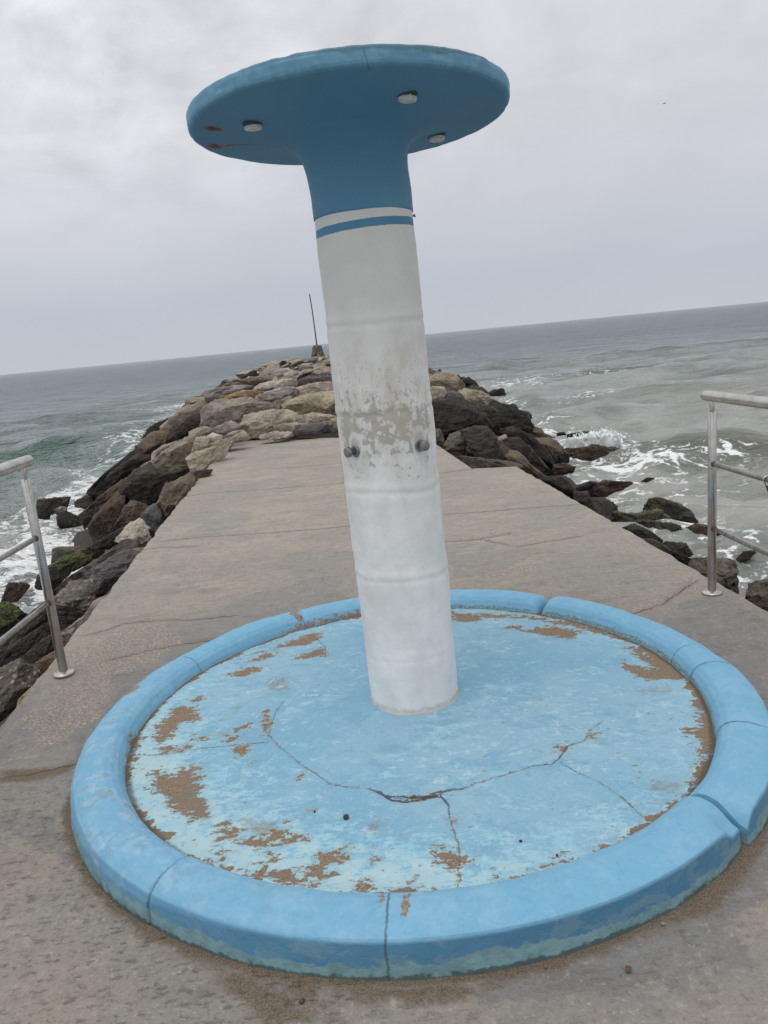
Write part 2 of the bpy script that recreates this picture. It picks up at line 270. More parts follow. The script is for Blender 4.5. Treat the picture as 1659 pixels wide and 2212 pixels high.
ROCKS = """
A1 grey -3.86 20.56 0.54 -1.385 0.048 -0.47,0.11 -0.27,0.10 0.23,0.16 0.63,0.11 0.70,0.05 0.57,-0.02 -0.12,-0.14 -0.22,-0.15 -0.50,-0.26
A2 orange -3.09 18.78 0.48 -1.408 0.056 -0.52,0.01 -0.38,0.08 -0.04,0.14 0.14,0.13 0.52,0.07 0.34,-0.00 0.23,-0.19 -0.01,-0.14 -0.27,-0.09
A3 pale -2.70 22.00 0.51 -1.449 0.047 -0.74,-0.05 -0.37,0.11 0.20,0.16 0.56,0.14 0.57,-0.01 0.48,-0.10 0.01,-0.16 -0.50,-0.11
A4 grey -2.27 17.96 0.48 -1.445 0.059 -0.38,0.03 -0.14,0.11 0.29,0.17 0.47,0.13 0.40,0.02 0.11,-0.08 -0.01,-0.20 -0.27,-0.15 -0.40,-0.14
A5 pale -1.42 18.86 0.49 -1.496 0.056 -0.53,-0.02 -0.39,0.08 0.01,0.13 0.40,0.14 0.51,-0.07 0.10,-0.10 -0.24,-0.16 -0.45,-0.07
A6 ochre -1.16 15.31 0.41 -1.495 0.074 -0.61,0.04 -0.49,0.11 -0.19,0.17 0.18,0.21 0.43,0.21 0.47,0.05 0.43,-0.20 0.35,-0.23 -0.05,-0.18 -0.34,-0.18 -0.44,-0.09 -0.57,-0.03
A7 brown -1.91 15.81 0.40 -1.451 0.072 -0.08,0.12 0.11,0.10 0.12,-0.03 0.03,-0.13 -0.12,-0.10
A8 tan -1.95 13.82 0.27 -1.431 0.091 -0.33,0.16 0.04,0.19 0.40,0.15 0.55,0.05 0.44,-0.07 0.17,-0.11 -0.11,-0.22 -0.33,-0.22 -0.43,-0.09 -0.40,0.02
A9 tan -1.09 13.73 0.22 -1.491 0.096 -0.45,0.02 -0.22,0.12 0.01,0.14 0.33,0.07 0.39,-0.01 0.36,-0.12 -0.02,-0.13 -0.34,-0.06
A10 greytan -1.46 13.27 0.17 -1.461 0.103 -0.26,0.09 0.02,0.09 0.29,0.07 0.23,-0.02 0.12,-0.11 -0.02,-0.12 -0.26,-0.00
A11 slate -1.05 13.15 0.14 -1.491 0.106 -0.30,0.02 -0.12,0.10 0.15,0.08 0.30,0.02 0.29,-0.08 -0.03,-0.08 -0.31,-0.06
A12 pale -1.69 12.99 0.12 -1.441 0.109 -0.26,0.03 -0.01,0.07 0.23,0.03 0.28,-0.04 -0.03,-0.06 -0.24,-0.04
A13 greytan -2.72 14.94 0.41 -1.391 0.075 -0.55,0.12 -0.28,0.23 0.04,0.23 0.34,0.23 0.43,0.13 0.75,0.12 0.79,0.04 0.76,-0.05 0.33,-0.07 0.18,-0.18 0.05,-0.31 -0.08,-0.25 -0.43,-0.23 -0.59,-0.18
A14 slate -0.66 13.07 0.12 -1.520 0.109 -0.10,0.03 0.04,0.06 0.12,-0.05 -0.09,-0.04
A16 dark -5.28 34.77 0.54 -1.420 0.029 -0.37,-0.10 0.00,0.13 0.22,0.13 0.24,-0.06 -0.03,-0.11
A17 slate -1.58 22.37 0.52 -1.500 0.046 -0.58,0.05 -0.20,0.14 0.48,0.12 0.64,-0.12 0.17,-0.10 -0.36,-0.13 -0.60,-0.10
A18 brown -3.97 26.38 0.53 -1.421 0.038 -0.66,0.03 -0.19,0.13 0.30,0.14 0.61,0.08 0.46,-0.09 0.02,-0.17 -0.52,-0.08
A19 pale -2.93 25.84 0.52 -1.458 0.040 -0.52,-0.01 0.06,0.05 0.43,0.06 0.42,-0.03 -0.01,-0.03 -0.50,-0.06
A20 tan -3.50 29.88 0.52 -1.454 0.034 -0.15,0.06 0.20,0.06 0.12,-0.07 -0.17,-0.07
A21 grey -2.97 29.63 0.51 -1.471 0.035 -0.34,-0.02 0.23,0.08 0.22,-0.00 -0.03,-0.07
A22 tan -1.45 27.97 0.52 -1.519 0.037 -0.44,-0.01 -0.16,0.09 0.23,0.08 0.31,-0.12
A23 pale -2.72 12.90 0.18 -1.363 0.104 -0.11,0.04 -0.00,0.09 0.13,0.03 0.12,-0.04 0.00,-0.08 -0.11,-0.05
A24 greytan -2.59 13.44 0.26 -1.380 0.094 -0.22,0.03 0.09,0.13 0.24,0.03 0.11,-0.07 -0.06,-0.13 -0.10,-0.14
A25 tan -2.41 12.47 0.14 -1.380 0.111 -0.41,-0.05 -0.19,0.03 0.05,0.07 0.24,0.15 0.33,0.03 0.31,-0.00 0.07,-0.02 -0.01,-0.13
A26 grey -2.41 13.10 0.20 -1.389 0.101 -0.17,-0.02 -0.00,0.05 0.17,0.05 0.09,-0.03 -0.14,-0.06
A30 brown -3.75 16.80 0.40 -1.351 0.067 0.12,0.15 0.19,0.06 0.05,-0.08 -0.15,-0.14 -0.17,0.00
B1 browntan -4.28 17.84 0.26 -1.335 0.070 -0.37,-0.02 -0.08,0.15 0.30,0.24 0.45,0.14 0.31,0.03 0.06,-0.19 -0.33,-0.22 -0.41,-0.11
B2 dark -3.74 15.32 0.18 -1.331 0.086 -0.34,-0.07 0.03,0.15 0.29,0.27 0.32,0.03 0.11,-0.10 -0.19,-0.19 -0.40,-0.23
B3 black -6.41 23.00 -0.37 -1.299 0.080 -0.36,-0.05 -0.03,0.10 0.27,0.19 0.39,0.16 0.21,-0.01 -0.03,-0.16 -0.34,-0.14
B4 brown -4.83 16.73 -0.17 -1.290 0.099 -0.17,0.09 0.02,0.18 0.32,0.21 0.37,0.07 0.16,-0.09 -0.08,-0.18 -0.34,-0.24 -0.35,-0.10
B4b browntan -5.19 19.42 -0.10 -1.310 0.082 -0.18,0.01 0.00,0.14 0.22,0.05 0.10,-0.10 -0.04,-0.11 -0.19,-0.10
B5 pale -4.05 14.58 -0.12 -1.300 0.110 -0.21,-0.03 -0.03,0.06 0.18,0.11 0.30,0.14 0.17,0.01 -0.07,-0.08 -0.24,-0.15
B6 tandark -3.54 13.09 -0.14 -1.307 0.124 -0.42,-0.02 -0.17,0.10 0.10,0.23 0.41,0.39 0.45,0.28 0.34,0.07 0.31,-0.11 -0.02,-0.20 -0.26,-0.29 -0.47,-0.27
B7 dark -4.99 14.83 -0.53 -1.246 0.132 -0.49,-0.36 -0.62,-0.28 -0.42,-0.16 -0.08,0.10 0.31,0.30 0.59,0.26 0.39,0.06 0.03,-0.08 -0.28,-0.26
B8 black -5.54 15.90 -0.63 -1.235 0.129 -0.58,-0.40 -0.55,-0.31 -0.19,-0.03 0.16,0.19 0.52,0.41 0.59,0.31 0.16,0.03 -0.23,-0.23 -0.46,-0.37
B9 dark -3.75 12.33 -0.43 -1.276 0.152 -0.41,0.05 -0.16,0.27 0.08,0.31 0.15,0.12 0.31,0.17 0.66,0.21 0.72,0.11 0.39,0.04 0.21,-0.06 0.16,-0.25 -0.06,-0.35 -0.29,-0.23 -0.47,-0.12
B10 brownwet -4.41 12.04 -0.83 -1.220 0.184 -0.29,-0.08 -0.13,0.09 0.29,0.44 0.29,0.23 0.21,0.06 0.07,-0.18 -0.01,-0.29 -0.23,-0.35
B11 brownwet -4.92 13.26 -0.82 -1.215 0.166 -0.35,-0.11 0.03,0.14 0.37,0.34 0.44,0.25 0.17,0.01 -0.14,-0.24 -0.30,-0.35
B12 brownwet -3.49 10.47 -0.52 -1.249 0.185 -0.26,-0.15 -0.09,0.09 0.02,0.20 0.21,0.10 0.22,0.01 0.11,-0.10 -0.12,-0.16
B13 browntall -2.57 9.41 -0.14 -1.305 0.171 -0.21,-0.06 -0.06,0.17 0.07,0.20 0.22,0.26 0.26,0.13 0.20,0.03 -0.00,-0.16 -0.08,-0.27 -0.20,-0.28
B15 slate -2.84 9.31 -0.32 -1.275 0.190 -0.16,-0.01 -0.03,0.11 0.09,0.16 0.10,-0.01 0.11,-0.11 -0.05,-0.13
B16 pale -2.84 8.56 -0.38 -1.251 0.211 -0.21,-0.01 -0.08,0.12 0.06,0.17 0.15,0.06 0.17,-0.06 0.06,-0.15 -0.11,-0.11
B17 darkgrey -3.50 9.55 -0.62 -1.219 0.210 -0.06,0.04 0.17,0.12 0.25,0.12 0.10,-0.03 -0.03,-0.11 -0.28,-0.05
B18 tan -2.52 11.30 0.05 -1.352 0.129 -0.27,0.06 -0.12,0.12 0.18,0.16 0.34,0.19 0.18,-0.08 -0.01,-0.18 -0.25,-0.16
B19 browntan -2.94 12.77 0.08 -1.344 0.112 -0.16,-0.10 -0.04,0.14 0.10,0.14 0.19,0.02 -0.01,-0.12 -0.15,-0.17
B20 greytan -3.10 13.70 0.20 -1.348 0.096 -0.19,0.05 0.05,0.12 0.24,0.02 0.13,-0.08 -0.10,-0.09 -0.18,-0.12
B21 pale -2.72 12.93 0.18 -1.363 0.103 -0.12,0.04 0.00,0.08 0.15,0.01 -0.01,-0.10 -0.10,-0.03
B22 dark -2.38 9.98 -0.02 -1.336 0.152 -0.12,0.03 -0.01,0.10 0.20,0.10 0.02,-0.09 -0.11,-0.17
B23 tan -2.35 8.93 -0.12 -1.313 0.179 0.01,0.05 0.13,0.11 0.11,0.06 0.01,-0.05 -0.13,-0.12 -0.07,-0.01
B24 dark -2.43 8.10 -0.23 -1.280 0.207 -0.10,0.02 0.03,0.04 0.14,0.10 0.04,-0.04 -0.08,-0.08
B0 brown -5.74 14.82 -1.01 -1.201 0.160 -0.21,0.03 -0.00,0.12 0.23,0.06 0.17,-0.08 -0.06,-0.11 -0.23,-0.06
C1 mossblock -4.30 10.35 -0.95 -1.177 0.219 -0.26,0.10 -0.20,0.12 0.15,0.05 0.35,-0.00 0.29,-0.10 0.07,-0.10 -0.09,-0.03 -0.24,-0.07 -0.29,-0.06
C2 mossgreen -3.98 9.21 -0.84 -1.163 0.234 -0.20,0.03 -0.04,0.11 0.14,0.13 0.30,0.07 0.25,-0.01 0.05,-0.06 -0.13,-0.18 -0.24,-0.10
C3 black -4.12 9.07 -0.93 -1.144 0.244 -0.18,-0.07 -0.13,0.07 -0.01,0.12 0.24,0.06 0.05,-0.09 0.00,-0.14
C4 weed -4.89 9.63 -1.16 -1.101 0.246 -0.15,-0.11 -0.04,0.07 0.11,0.05 0.19,0.00 0.03,-0.15 -0.13,-0.17
C5 mossdark -3.98 7.52 -0.90 -1.084 0.281 -0.09,0.19 -0.01,0.18 0.07,0.15 0.21,-0.00 0.10,-0.09 0.02,-0.16 -0.15,-0.17
C6 slatelong -2.95 7.60 -0.43 -1.200 0.238 -0.45,-0.18 -0.28,-0.06 -0.10,0.02 0.12,0.11 0.25,0.20 0.38,0.18 0.46,0.11 0.19,0.04 -0.02,-0.06 -0.09,-0.15 -0.30,-0.15 -0.42,-0.22
C7 slate -2.50 6.77 -0.29 -1.217 0.249 -0.21,-0.04 -0.15,0.04 0.04,0.14 0.31,0.17 0.19,0.03 0.07,-0.07 -0.08,-0.18 -0.20,-0.19 -0.21,-0.08
C8 barnacle -2.67 6.18 -0.39 -1.163 0.280 -0.13,0.09 0.01,0.18 0.17,0.17 0.18,0.08 0.11,-0.07 0.00,-0.19 -0.13,-0.20 -0.15,-0.03
C9 edge -2.26 5.36 -0.26 -1.171 0.301 -0.16,-0.04 -0.00,0.03 0.08,0.12 0.16,0.14 0.23,0.19 0.13,0.05 0.01,-0.06 -0.14,-0.17
C10 darkgrey -3.13 6.18 -0.57 -1.101 0.297 -0.24,-0.10 -0.06,0.04 0.09,0.13 0.23,0.22 0.23,0.08 0.14,-0.00 -0.04,-0.09 -0.26,-0.22
C11 dark -2.82 5.54 -0.48 -1.100 0.316 -0.23,-0.07 -0.03,0.05 0.19,0.14 0.21,0.04 0.06,-0.03 -0.08,-0.10 -0.24,-0.12
C12 dark -2.52 5.09 -0.39 -1.111 0.330 -0.13,-0.03 -0.01,0.06 0.12,0.12 0.13,0.01 0.03,-0.03 -0.03,-0.06 -0.04,-0.11 -0.11,-0.10
C13 barnacle -2.39 4.44 -0.34 -1.076 0.358 -0.08,0.11 0.07,0.15 0.15,0.06 0.15,0.02 0.09,-0.04 0.02,-0.09 -0.13,-0.19
C15 browndark -2.29 4.71 -0.32 -1.118 0.343 -0.07,0.02 -0.01,0.05 0.08,0.08 0.07,-0.00 0.01,-0.06 -0.07,-0.08
C16 yellow -2.17 4.26 -0.28 -1.100 0.365 -0.10,-0.08 -0.08,-0.03 -0.00,0.02 0.09,0.07 0.09,0.05 -0.01,-0.03
C17 brown -6.86 15.64 -1.11 -1.158 0.154 -0.22,-0.00 -0.16,0.10 0.13,0.08 0.40,0.06 0.26,-0.17 -0.00,-0.21 -0.04,-0.32 -0.23,-0.25
C18 dark -5.89 14.12 -1.17 -1.176 0.176 -0.18,0.05 -0.06,0.12 0.03,0.11 0.15,-0.00 0.21,-0.24 0.01,-0.22 -0.16,-0.17
C19 grey -6.44 15.17 -1.18 -1.169 0.164 -0.11,0.02 0.02,0.05 0.11,0.03 0.09,-0.11 -0.08,-0.12
D1 browncap 2.05 21.27 0.22 -1.667 0.062 -0.49,0.09 -0.19,0.25 0.21,0.20 0.45,-0.09 0.44,-0.19 0.24,-0.27 -0.12,-0.16 -0.45,-0.06
D1b dark 2.56 33.33 -0.07 -1.648 0.048 -0.16,0.21 0.19,0.02 0.26,-0.09 -0.14,-0.15
D2 black 4.19 33.03 -0.72 -1.697 0.068 -0.32,0.19 -0.08,0.31 0.22,0.07 0.39,-0.25 0.20,-0.26 -0.26,-0.12
D2b dark 4.34 38.80 -0.76 -1.682 0.059 -0.24,0.23 0.02,0.16 0.17,-0.09 0.21,-0.31 -0.13,-0.01
D3 tan 1.25 15.37 0.39 -1.652 0.075 -0.15,0.13 0.16,0.10 0.20,-0.01 0.07,-0.13 -0.17,-0.11
D4 slate 1.59 15.77 0.28 -1.671 0.080 -0.18,-0.05 -0.07,0.10 0.11,0.08 0.17,-0.04 -0.01,-0.10
D5 browntan 2.43 17.66 -0.02 -1.708 0.088 -0.52,0.25 -0.34,0.27 0.02,0.17 0.34,-0.03 0.56,-0.23 0.32,-0.28 0.10,-0.21 -0.06,-0.14 -0.30,0.02 -0.47,0.10
D6 blackbig 1.25 12.42 0.17 -1.671 0.110 -0.37,0.29 -0.19,0.31 0.11,0.31 0.25,0.15 0.42,0.06 0.57,-0.16 0.37,-0.21 0.13,-0.21 -0.16,-0.32 -0.39,-0.25
D7 dark 2.04 14.07 -0.04 -1.715 0.111 -0.21,0.25 -0.01,0.22 0.18,0.09 0.20,-0.27 0.04,-0.31 -0.12,-0.02 -0.30,0.18
D8 black 2.70 15.68 -0.28 -1.741 0.115 -0.26,0.37 0.06,0.21 0.30,0.11 0.43,-0.10 0.46,-0.26 0.27,-0.29 -0.04,-0.21 -0.27,-0.22 -0.42,0.16
D9 brown 3.23 15.65 -0.61 -1.774 0.134 -0.21,0.04 -0.10,0.15 0.12,0.05 0.22,-0.11 -0.01,-0.12
D10 brownround 1.15 10.97 -0.02 -1.675 0.142 -0.18,-0.00 -0.10,0.13 0.04,0.16 0.16,0.09 0.17,-0.05 0.07,-0.16 -0.07,-0.14 -0.17,-0.07
D11 dark 1.46 10.68 -0.04 -1.706 0.147 -0.27,0.20 -0.08,0.24 0.07,0.23 0.19,0.06 0.24,-0.08 0.24,-0.22 0.03,-0.22 -0.22,-0.15 -0.19,0.04 -0.22,0.14
D12 darkgrey 0.90 11.46 0.03 -1.650 0.132 -0.08,0.13 0.05,0.11 0.09,-0.03 0.06,-0.15 -0.08,-0.07
D13 flat 1.38 9.84 -0.16 -1.710 0.170 -0.38,0.14 -0.13,0.08 0.25,0.02 0.46,-0.05 0.26,-0.08 -0.20,-0.08
D14 pale 2.08 12.71 -0.27 -1.733 0.140 -0.08,0.03 0.04,0.07 0.09,-0.01 -0.01,-0.07 -0.07,-0.04
D15 black 2.55 12.89 -0.42 -1.766 0.149 -0.41,0.26 -0.22,0.29 -0.06,0.18 0.13,0.04 0.30,-0.14 0.41,-0.40 0.33,-0.45 0.20,-0.22 -0.03,0.03 -0.27,0.08 -0.38,0.08
D16 black 2.30 11.56 -0.42 -1.767 0.165 -0.37,0.26 -0.14,0.29 -0.00,0.13 0.15,-0.07 0.37,-0.31 0.27,-0.34 0.05,-0.18 -0.10,0.02 -0.28,0.16
D17 brownlong 2.00 10.50 -0.34 -1.759 0.175 -0.25,0.09 -0.17,0.21 -0.05,0.16 0.09,-0.01 0.29,-0.18 0.16,-0.21 -0.05,-0.06 -0.11,0.03
D18 browndark 3.20 13.96 -0.74 -1.796 0.158 -0.32,0.22 -0.08,0.23 0.11,0.09 0.25,-0.08 0.24,-0.23 0.05,-0.25 -0.11,-0.06
D19 weed 2.99 12.43 -0.82 -1.807 0.183 -0.13,0.08 0.00,0.09 0.20,0.03 0.15,-0.06 -0.04,-0.07 -0.16,-0.11
D20 weedbig 4.35 15.45 -1.14 -1.845 0.166 -0.50,0.02 -0.38,0.12 -0.01,0.15 0.46,0.08 0.59,-0.24 0.15,-0.28 -0.26,-0.29 -0.52,-0.26
D21 black 4.88 18.21 -1.15 -1.833 0.142 -0.30,0.04 0.03,0.09 0.29,0.08 0.32,-0.18 -0.06,-0.26 -0.31,-0.22
D21b black 4.27 17.76 -1.00 -1.807 0.139 -0.10,0.03 0.07,0.04 0.11,-0.03 -0.08,-0.04
D22 black 2.37 9.99 -0.58 -1.804 0.205 -0.26,0.11 -0.00,0.13 0.09,0.04 0.19,-0.08 0.16,-0.19 -0.07,-0.04
D23 darkgrey 2.62 9.79 -0.75 -1.832 0.223 -0.12,0.10 0.04,0.11 0.08,0.01 0.13,-0.13 0.02,-0.11 -0.11,-0.01
E1 weed 3.76 12.63 -1.19 -1.860 0.205 -0.39,-0.14 -0.30,0.03 0.11,0.05 0.40,0.03 0.38,-0.02 0.05,-0.15 -0.20,-0.18
E1b black 4.55 12.88 -1.21 -1.910 0.199 -0.11,-0.04 -0.01,0.02 0.12,0.01 -0.01,-0.06
E2 mossbrown 4.00 10.56 -1.16 -1.933 0.235 -0.28,0.00 -0.21,0.11 -0.07,0.12 0.10,0.07 0.26,-0.02 0.37,-0.18 0.23,-0.25 0.06,-0.28 -0.04,-0.23 -0.24,-0.21
E3 mossflat 3.53 10.14 -1.18 -1.906 0.249 -0.51,0.02 -0.33,0.09 -0.19,0.07 -0.09,0.06 0.04,0.11 0.20,0.11 0.27,0.03 0.36,-0.17 0.59,-0.19 0.44,-0.24 0.26,-0.23 0.03,-0.21 -0.23,-0.26
E4 mossbrown 3.49 9.38 -1.15 -1.927 0.263 -0.32,0.08 -0.19,0.13 0.06,0.10 0.19,0.05 0.27,-0.18 0.18,-0.29 -0.02,-0.30 -0.16,-0.19
E5 darkgrey 3.09 8.97 -1.05 -1.902 0.267 -0.23,0.07 -0.08,0.12 0.10,0.02 0.22,-0.07 0.19,-0.11 -0.03,-0.08
E6 weed 3.90 9.24 -1.18 -1.970 0.266 -0.24,0.00 -0.05,0.10 0.11,0.07 0.25,-0.03 0.09,-0.21 -0.04,-0.20 -0.23,-0.17
E7 dark 3.44 8.71 -1.19 -1.947 0.284 -0.18,0.04 -0.13,0.07 0.06,0.05 0.19,-0.14 0.05,-0.16 -0.11,-0.11
E8 darkgrey 2.96 7.76 -0.95 -1.935 0.292 -0.30,0.16 -0.15,0.15 -0.01,0.06 0.06,0.00 0.24,-0.07 0.23,-0.16 0.12,-0.12 -0.00,-0.07 -0.14,0.03
E9 pitted 2.96 6.62 -0.80 -1.991 0.314 -0.22,0.05 -0.19,0.12 -0.07,0.12 0.13,0.10 0.14,0.03 0.17,-0.29 0.13,-0.33 0.00,-0.24 -0.14,-0.19
E10 pitted 3.18 6.17 -0.90 -2.046 0.339 -0.17,-0.14 -0.13,0.10 -0.05,0.13 0.01,0.14 0.11,0.10 0.11,-0.32 0.02,-0.28 -0.08,-0.20
E11 weed 4.05 8.33 -1.21 -2.023 0.290 -0.11,-0.07 -0.03,0.02 0.08,0.04 0.09,0.01 -0.00,-0.08
"""
LABELS = {'A1': 'grey-brown block with a sheer left face standing on the breakwater skyline',
'A2': 'orange stained boulder sandwiched between grey and tan boulders on the crest',
'A3': 'pale flat slab lying behind the orange stained boulder',
'A4': 'light grey faceted slab just right of the orange stained boulder',
'A5': 'long pale wedge of stone resting behind the big yellow ochre boulder',
'A6': 'big yellow ochre boulder on the crest touching the column in the view',
'A7': 'small dark brown stone squeezed left of the yellow ochre boulder',
'A8': 'tan boulder overhanging a dark hollow at the far edge of the walkway',
'A9': 'tan rounded boulder in front of the yellow ochre one beyond the walkway end',
'A10': 'smooth grey tan block facing the far end of the walkway',
'A11': 'dark slate stone lying against the far edge of the walkway left of the column',
'A12': 'low pale stone poking up at the far edge of the walkway beside the hollow',
'A13': 'huge layered grey tan boulder left of the tan overhanging one',
'A14': 'small slate stone at the walkway end right beside the column',
'A16': 'dark pointed boulder sticking up alone against the sea on the left skyline',
'A17': 'broad dark slate boulder behind the pale wedge on the crest',
'A18': 'brown layered boulder behind the sheer-faced grey block on the crest',
'A19': 'thin pale slab behind the large pale flat slab on the crest',
'A20': 'small tan stone between the brown layered boulder and the dark slate one, farther back',
'A21': 'small grey stone just behind the broad dark slate boulder',
'A22': 'pale tan stone behind the dark slate boulder right beside the column',
'A23': 'small pale cube-like stone left of the far walkway corner',
'A24': 'grey brown slanted boulder below the huge layered grey tan one',
'A25': 'long tan slab lying along the far left corner of the walkway',
'A26': 'thin grey stone wedged between the slanted boulder and the long tan slab',
'A30': 'brown boulder at the left foot of the huge layered grey tan boulder',
'B1': 'tan topped boulder below the sheer-faced grey block on the left slope',
'B2': 'dark cracked boulder under the tan topped one on the left slope',
'B3': "black wet stone at the water's edge where the left wave breaks",
'B4': 'brown boulder below the dark cracked one near the breaking left wave',
'B4b': "brown tan stone beside the black wet stone at the left water's edge",
'B5': 'narrow pale slab lying on the left slope above the dark long boulder',
'B6': 'long sloping tan boulder with a dark foot in the middle of the left slope',
'B7': 'long dark leaning boulder above the foam on the left slope',
'B8': 'black wet ridge of rock along the left waterline',
'B9': 'big dark craggy boulder under the long sloping tan one',
'B10': 'big brown boulder with a rounded nose dipping into the foam on the left',
'B11': 'brown flat-topped boulder above the rounded brown nose by the left foam',
'B12': 'brown jagged boulder between the rounded brown nose and the slate stone',
'B13': 'tall brown boulder leaning against the left edge of the walkway',
'B15': 'dark slate stone below the tall brown boulder by the walkway',
'B16': 'pale knobbly boulder on the left slope close to the walkway edge',
'B17': 'dark grey rubble stone at the foot of the pale knobbly boulder',
'B18': 'tan upright block against the left walkway edge near its far corner',
'B19': 'rough brown tan boulder above the tan upright block',
'B20': 'rounded grey tan boulder above the rough brown tan one on the left slope',
'B21': 'small pale stone right of the rounded grey tan boulder',
'B22': 'dark stone tucked against the left walkway edge beside the tan upright block',
'B23': 'small tan stone sticking out of the left walkway edge by the tall brown boulder',
'B24': 'small dark reddish stone at the walkway edge above the pale knobbly boulder',
'B0': 'flat brown rock awash in foam left of the brown flat-topped boulder',
'C1': 'square mossy block at the foam edge behind the bright green rock',
'C2': 'boulder with a bright green mossy top on the left shore',
'C3': 'black wet rock in the shade beneath the bright green mossy boulder',
'C4': 'low reddish weed covered rock in the foam left of the railing post',
'C5': 'dark boulder with green moss at the left border of the picture',
'C6': 'long grey slanting slab running down to the left railing post',
'C7': 'dark wrinkled slate boulder next to the left walkway edge',
'C8': 'dark boulder speckled with barnacles behind the left railing post',
'C9': 'rough concrete-coloured stone under the left walkway edge by the railing post',
'C10': 'dark grey ridge of rock left of the railing post',
'C11': 'dark slab crossing behind the lowest left rail',
'C12': 'dark stone below the lowest left rail near the post foot',
'C13': 'barnacle crusted rock at the lower left border beside the walkway',
'C15': 'small dark brown stone just left of the railing post flange',
'C16': 'small yellowish stone against the walkway edge below the left post flange',
'C17': 'brown flat rock in the foam just right of the left railing post',
'C18': 'dark peaked rock in the foam in front of the brown rounded nose',
'C19': 'small grey rock awash in foam behind the left post',
'D1': 'brown topped boulder at the top of the right slope beside the column',
'D1b': 'small dark stone on the skyline right beside the column',
'D2': 'black rounded boulder on the right skyline against the sea',
'D2b': 'small dark stone behind the brown topped boulder on the right skyline',
'D3': 'tan block right beside the column under the brown topped boulder',
'D4': 'dark slate stone right of the tan block beside the column',
'D5': 'long brown tan boulder sloping down to the right behind the black crags',
'D6': 'massive black craggy boulder right of the column',
'D7': 'dark ridge of rock between the massive black boulder and the sloping brown tan one',
'D8': 'black jagged ridge on the right skyline above the sea',
'D9': 'brown wet stone at the lower end of the right skyline near the splash',
'D10': 'rounded grey brown boulder touching the right edge of the far walkway',
'D11': 'dark faceted boulder right of the rounded grey brown one',
'D12': 'small dark grey stone squeezed between the column and the rounded boulder',
'D13': 'low flat dark rock lying in the notch of the walkway',
'D14': 'small pale edged stone in the gap between black boulders on the right',
'D15': 'black humped boulder running down to the right water',
'D16': 'black ribbed boulder below the black humped one',
'D17': 'long brown boulder leaning out beside the walkway notch',
'D18': 'dark brown boulder at the right water next to the splash',
'D19': 'low reddish weedy rock at the right waterline below the humped boulder',
'D20': 'brown weed covered rock with the wave splashing over it',
'D21': 'black rock standing in the sea behind the splash',
'D21b': 'tiny black rock in the sea left of the one behind the splash',
'D22': 'wet black boulder against the right walkway edge past the notch',
'D23': 'dark grey pointed rock at the right walkway edge above the foam',
'E1': 'long flat reddish rock awash in the foam on the right',
'E1b': 'tiny black rock awash beyond the long flat reddish one',
'E2': 'brown humped rock with mossy top standing in the right foam',
'E3': 'flat mossy rock shelf in front of the brown humped rock',
'E4': 'brown mossy boulder left of the right railing post',
'E5': 'dark grey stone between the mossy boulder and the walkway edge',
'E6': 'dark red weedy rock just left of the right railing post',
'E7': 'dark low rock in the foam left of the right railing post, nearest the flange',
'E8': 'dark grey ledge along the right walkway edge before the railing post',
'E9': 'pitted grey boulder behind the foot of the right railing post',
'E10': 'pitted brown boulder at the right border of the picture',
'E11': 'small red weedy rock in the water right of the right railing post'}
# ------------------------------------------------------------------ shared geometry of the breakwater (metres)
ZW = -1.2                                     # sea level, deck surface is z = 0
BC = (0.047, 2.946)                           # centre of the shower basin
MY = np.array([-8, 2, 5, 8.6, 12, 14, 17, 23, 31, 40, 51, 65, 70.])
MXL = np.array([-4.2, -4.2, -4.4, -4.6, -4.9, -5.8, -6.7, -7.9, -9.2, -10.2, -11.2, -12, -9.5])
MXA = np.array([-1.1, -1.75, -1.98, -2.26, -2.6, -3.0, -3.7, -4.7, -5.4, -6.1, -6.7, -7.5, -6.5])
MZA = np.array([-.2, -.2, -.2, -.15, .05, .3, .42, .48, .5, .5, .52, .55, .3])
MXB = np.array([2.8, 2.1, 1.88, 1.6, 1.4, 1.3, 1.4, 1.4, 1.2, .7, -.2, -1.4, -3])
MZB = np.array([-.5, -.45, -.4, -.3, .05, .3, .42, .48, .5, .5, .52, .55, .3])
MXR = np.array([3.8, 3.8, 3.6, 3.3, 3.5, 3.9, 4.6, 4.9, 5.1, 5.3, 4.8, 3, .5])
def mound(x, y):
    xl, xa, za, xb, zb, xr = (np.interp(y, MY, T) for T in (MXL, MXA, MZA, MXB, MZB, MXR))
    z = np.where(x < xa, za+(x-xa)*(za-ZW)/(xa-xl), np.where(x > xb, zb-(x-xb)*(zb-ZW)/(xr-xb), za+(zb-za)*(x-xa)/(xb-xa)))
    return z-np.maximum(y-70, 0)*.5
def deck_l(y): return -1.826-0.0775*(y-3.2)
def deck_n(y): return np.where(y > 8.65, 1.057-0.095*(y-8.7), 1.057-0.095*(8.65-8.7)-0.02*(8.65-y)*0)
def deck_r(y): return 1.915-0.0765*(y-3.7)

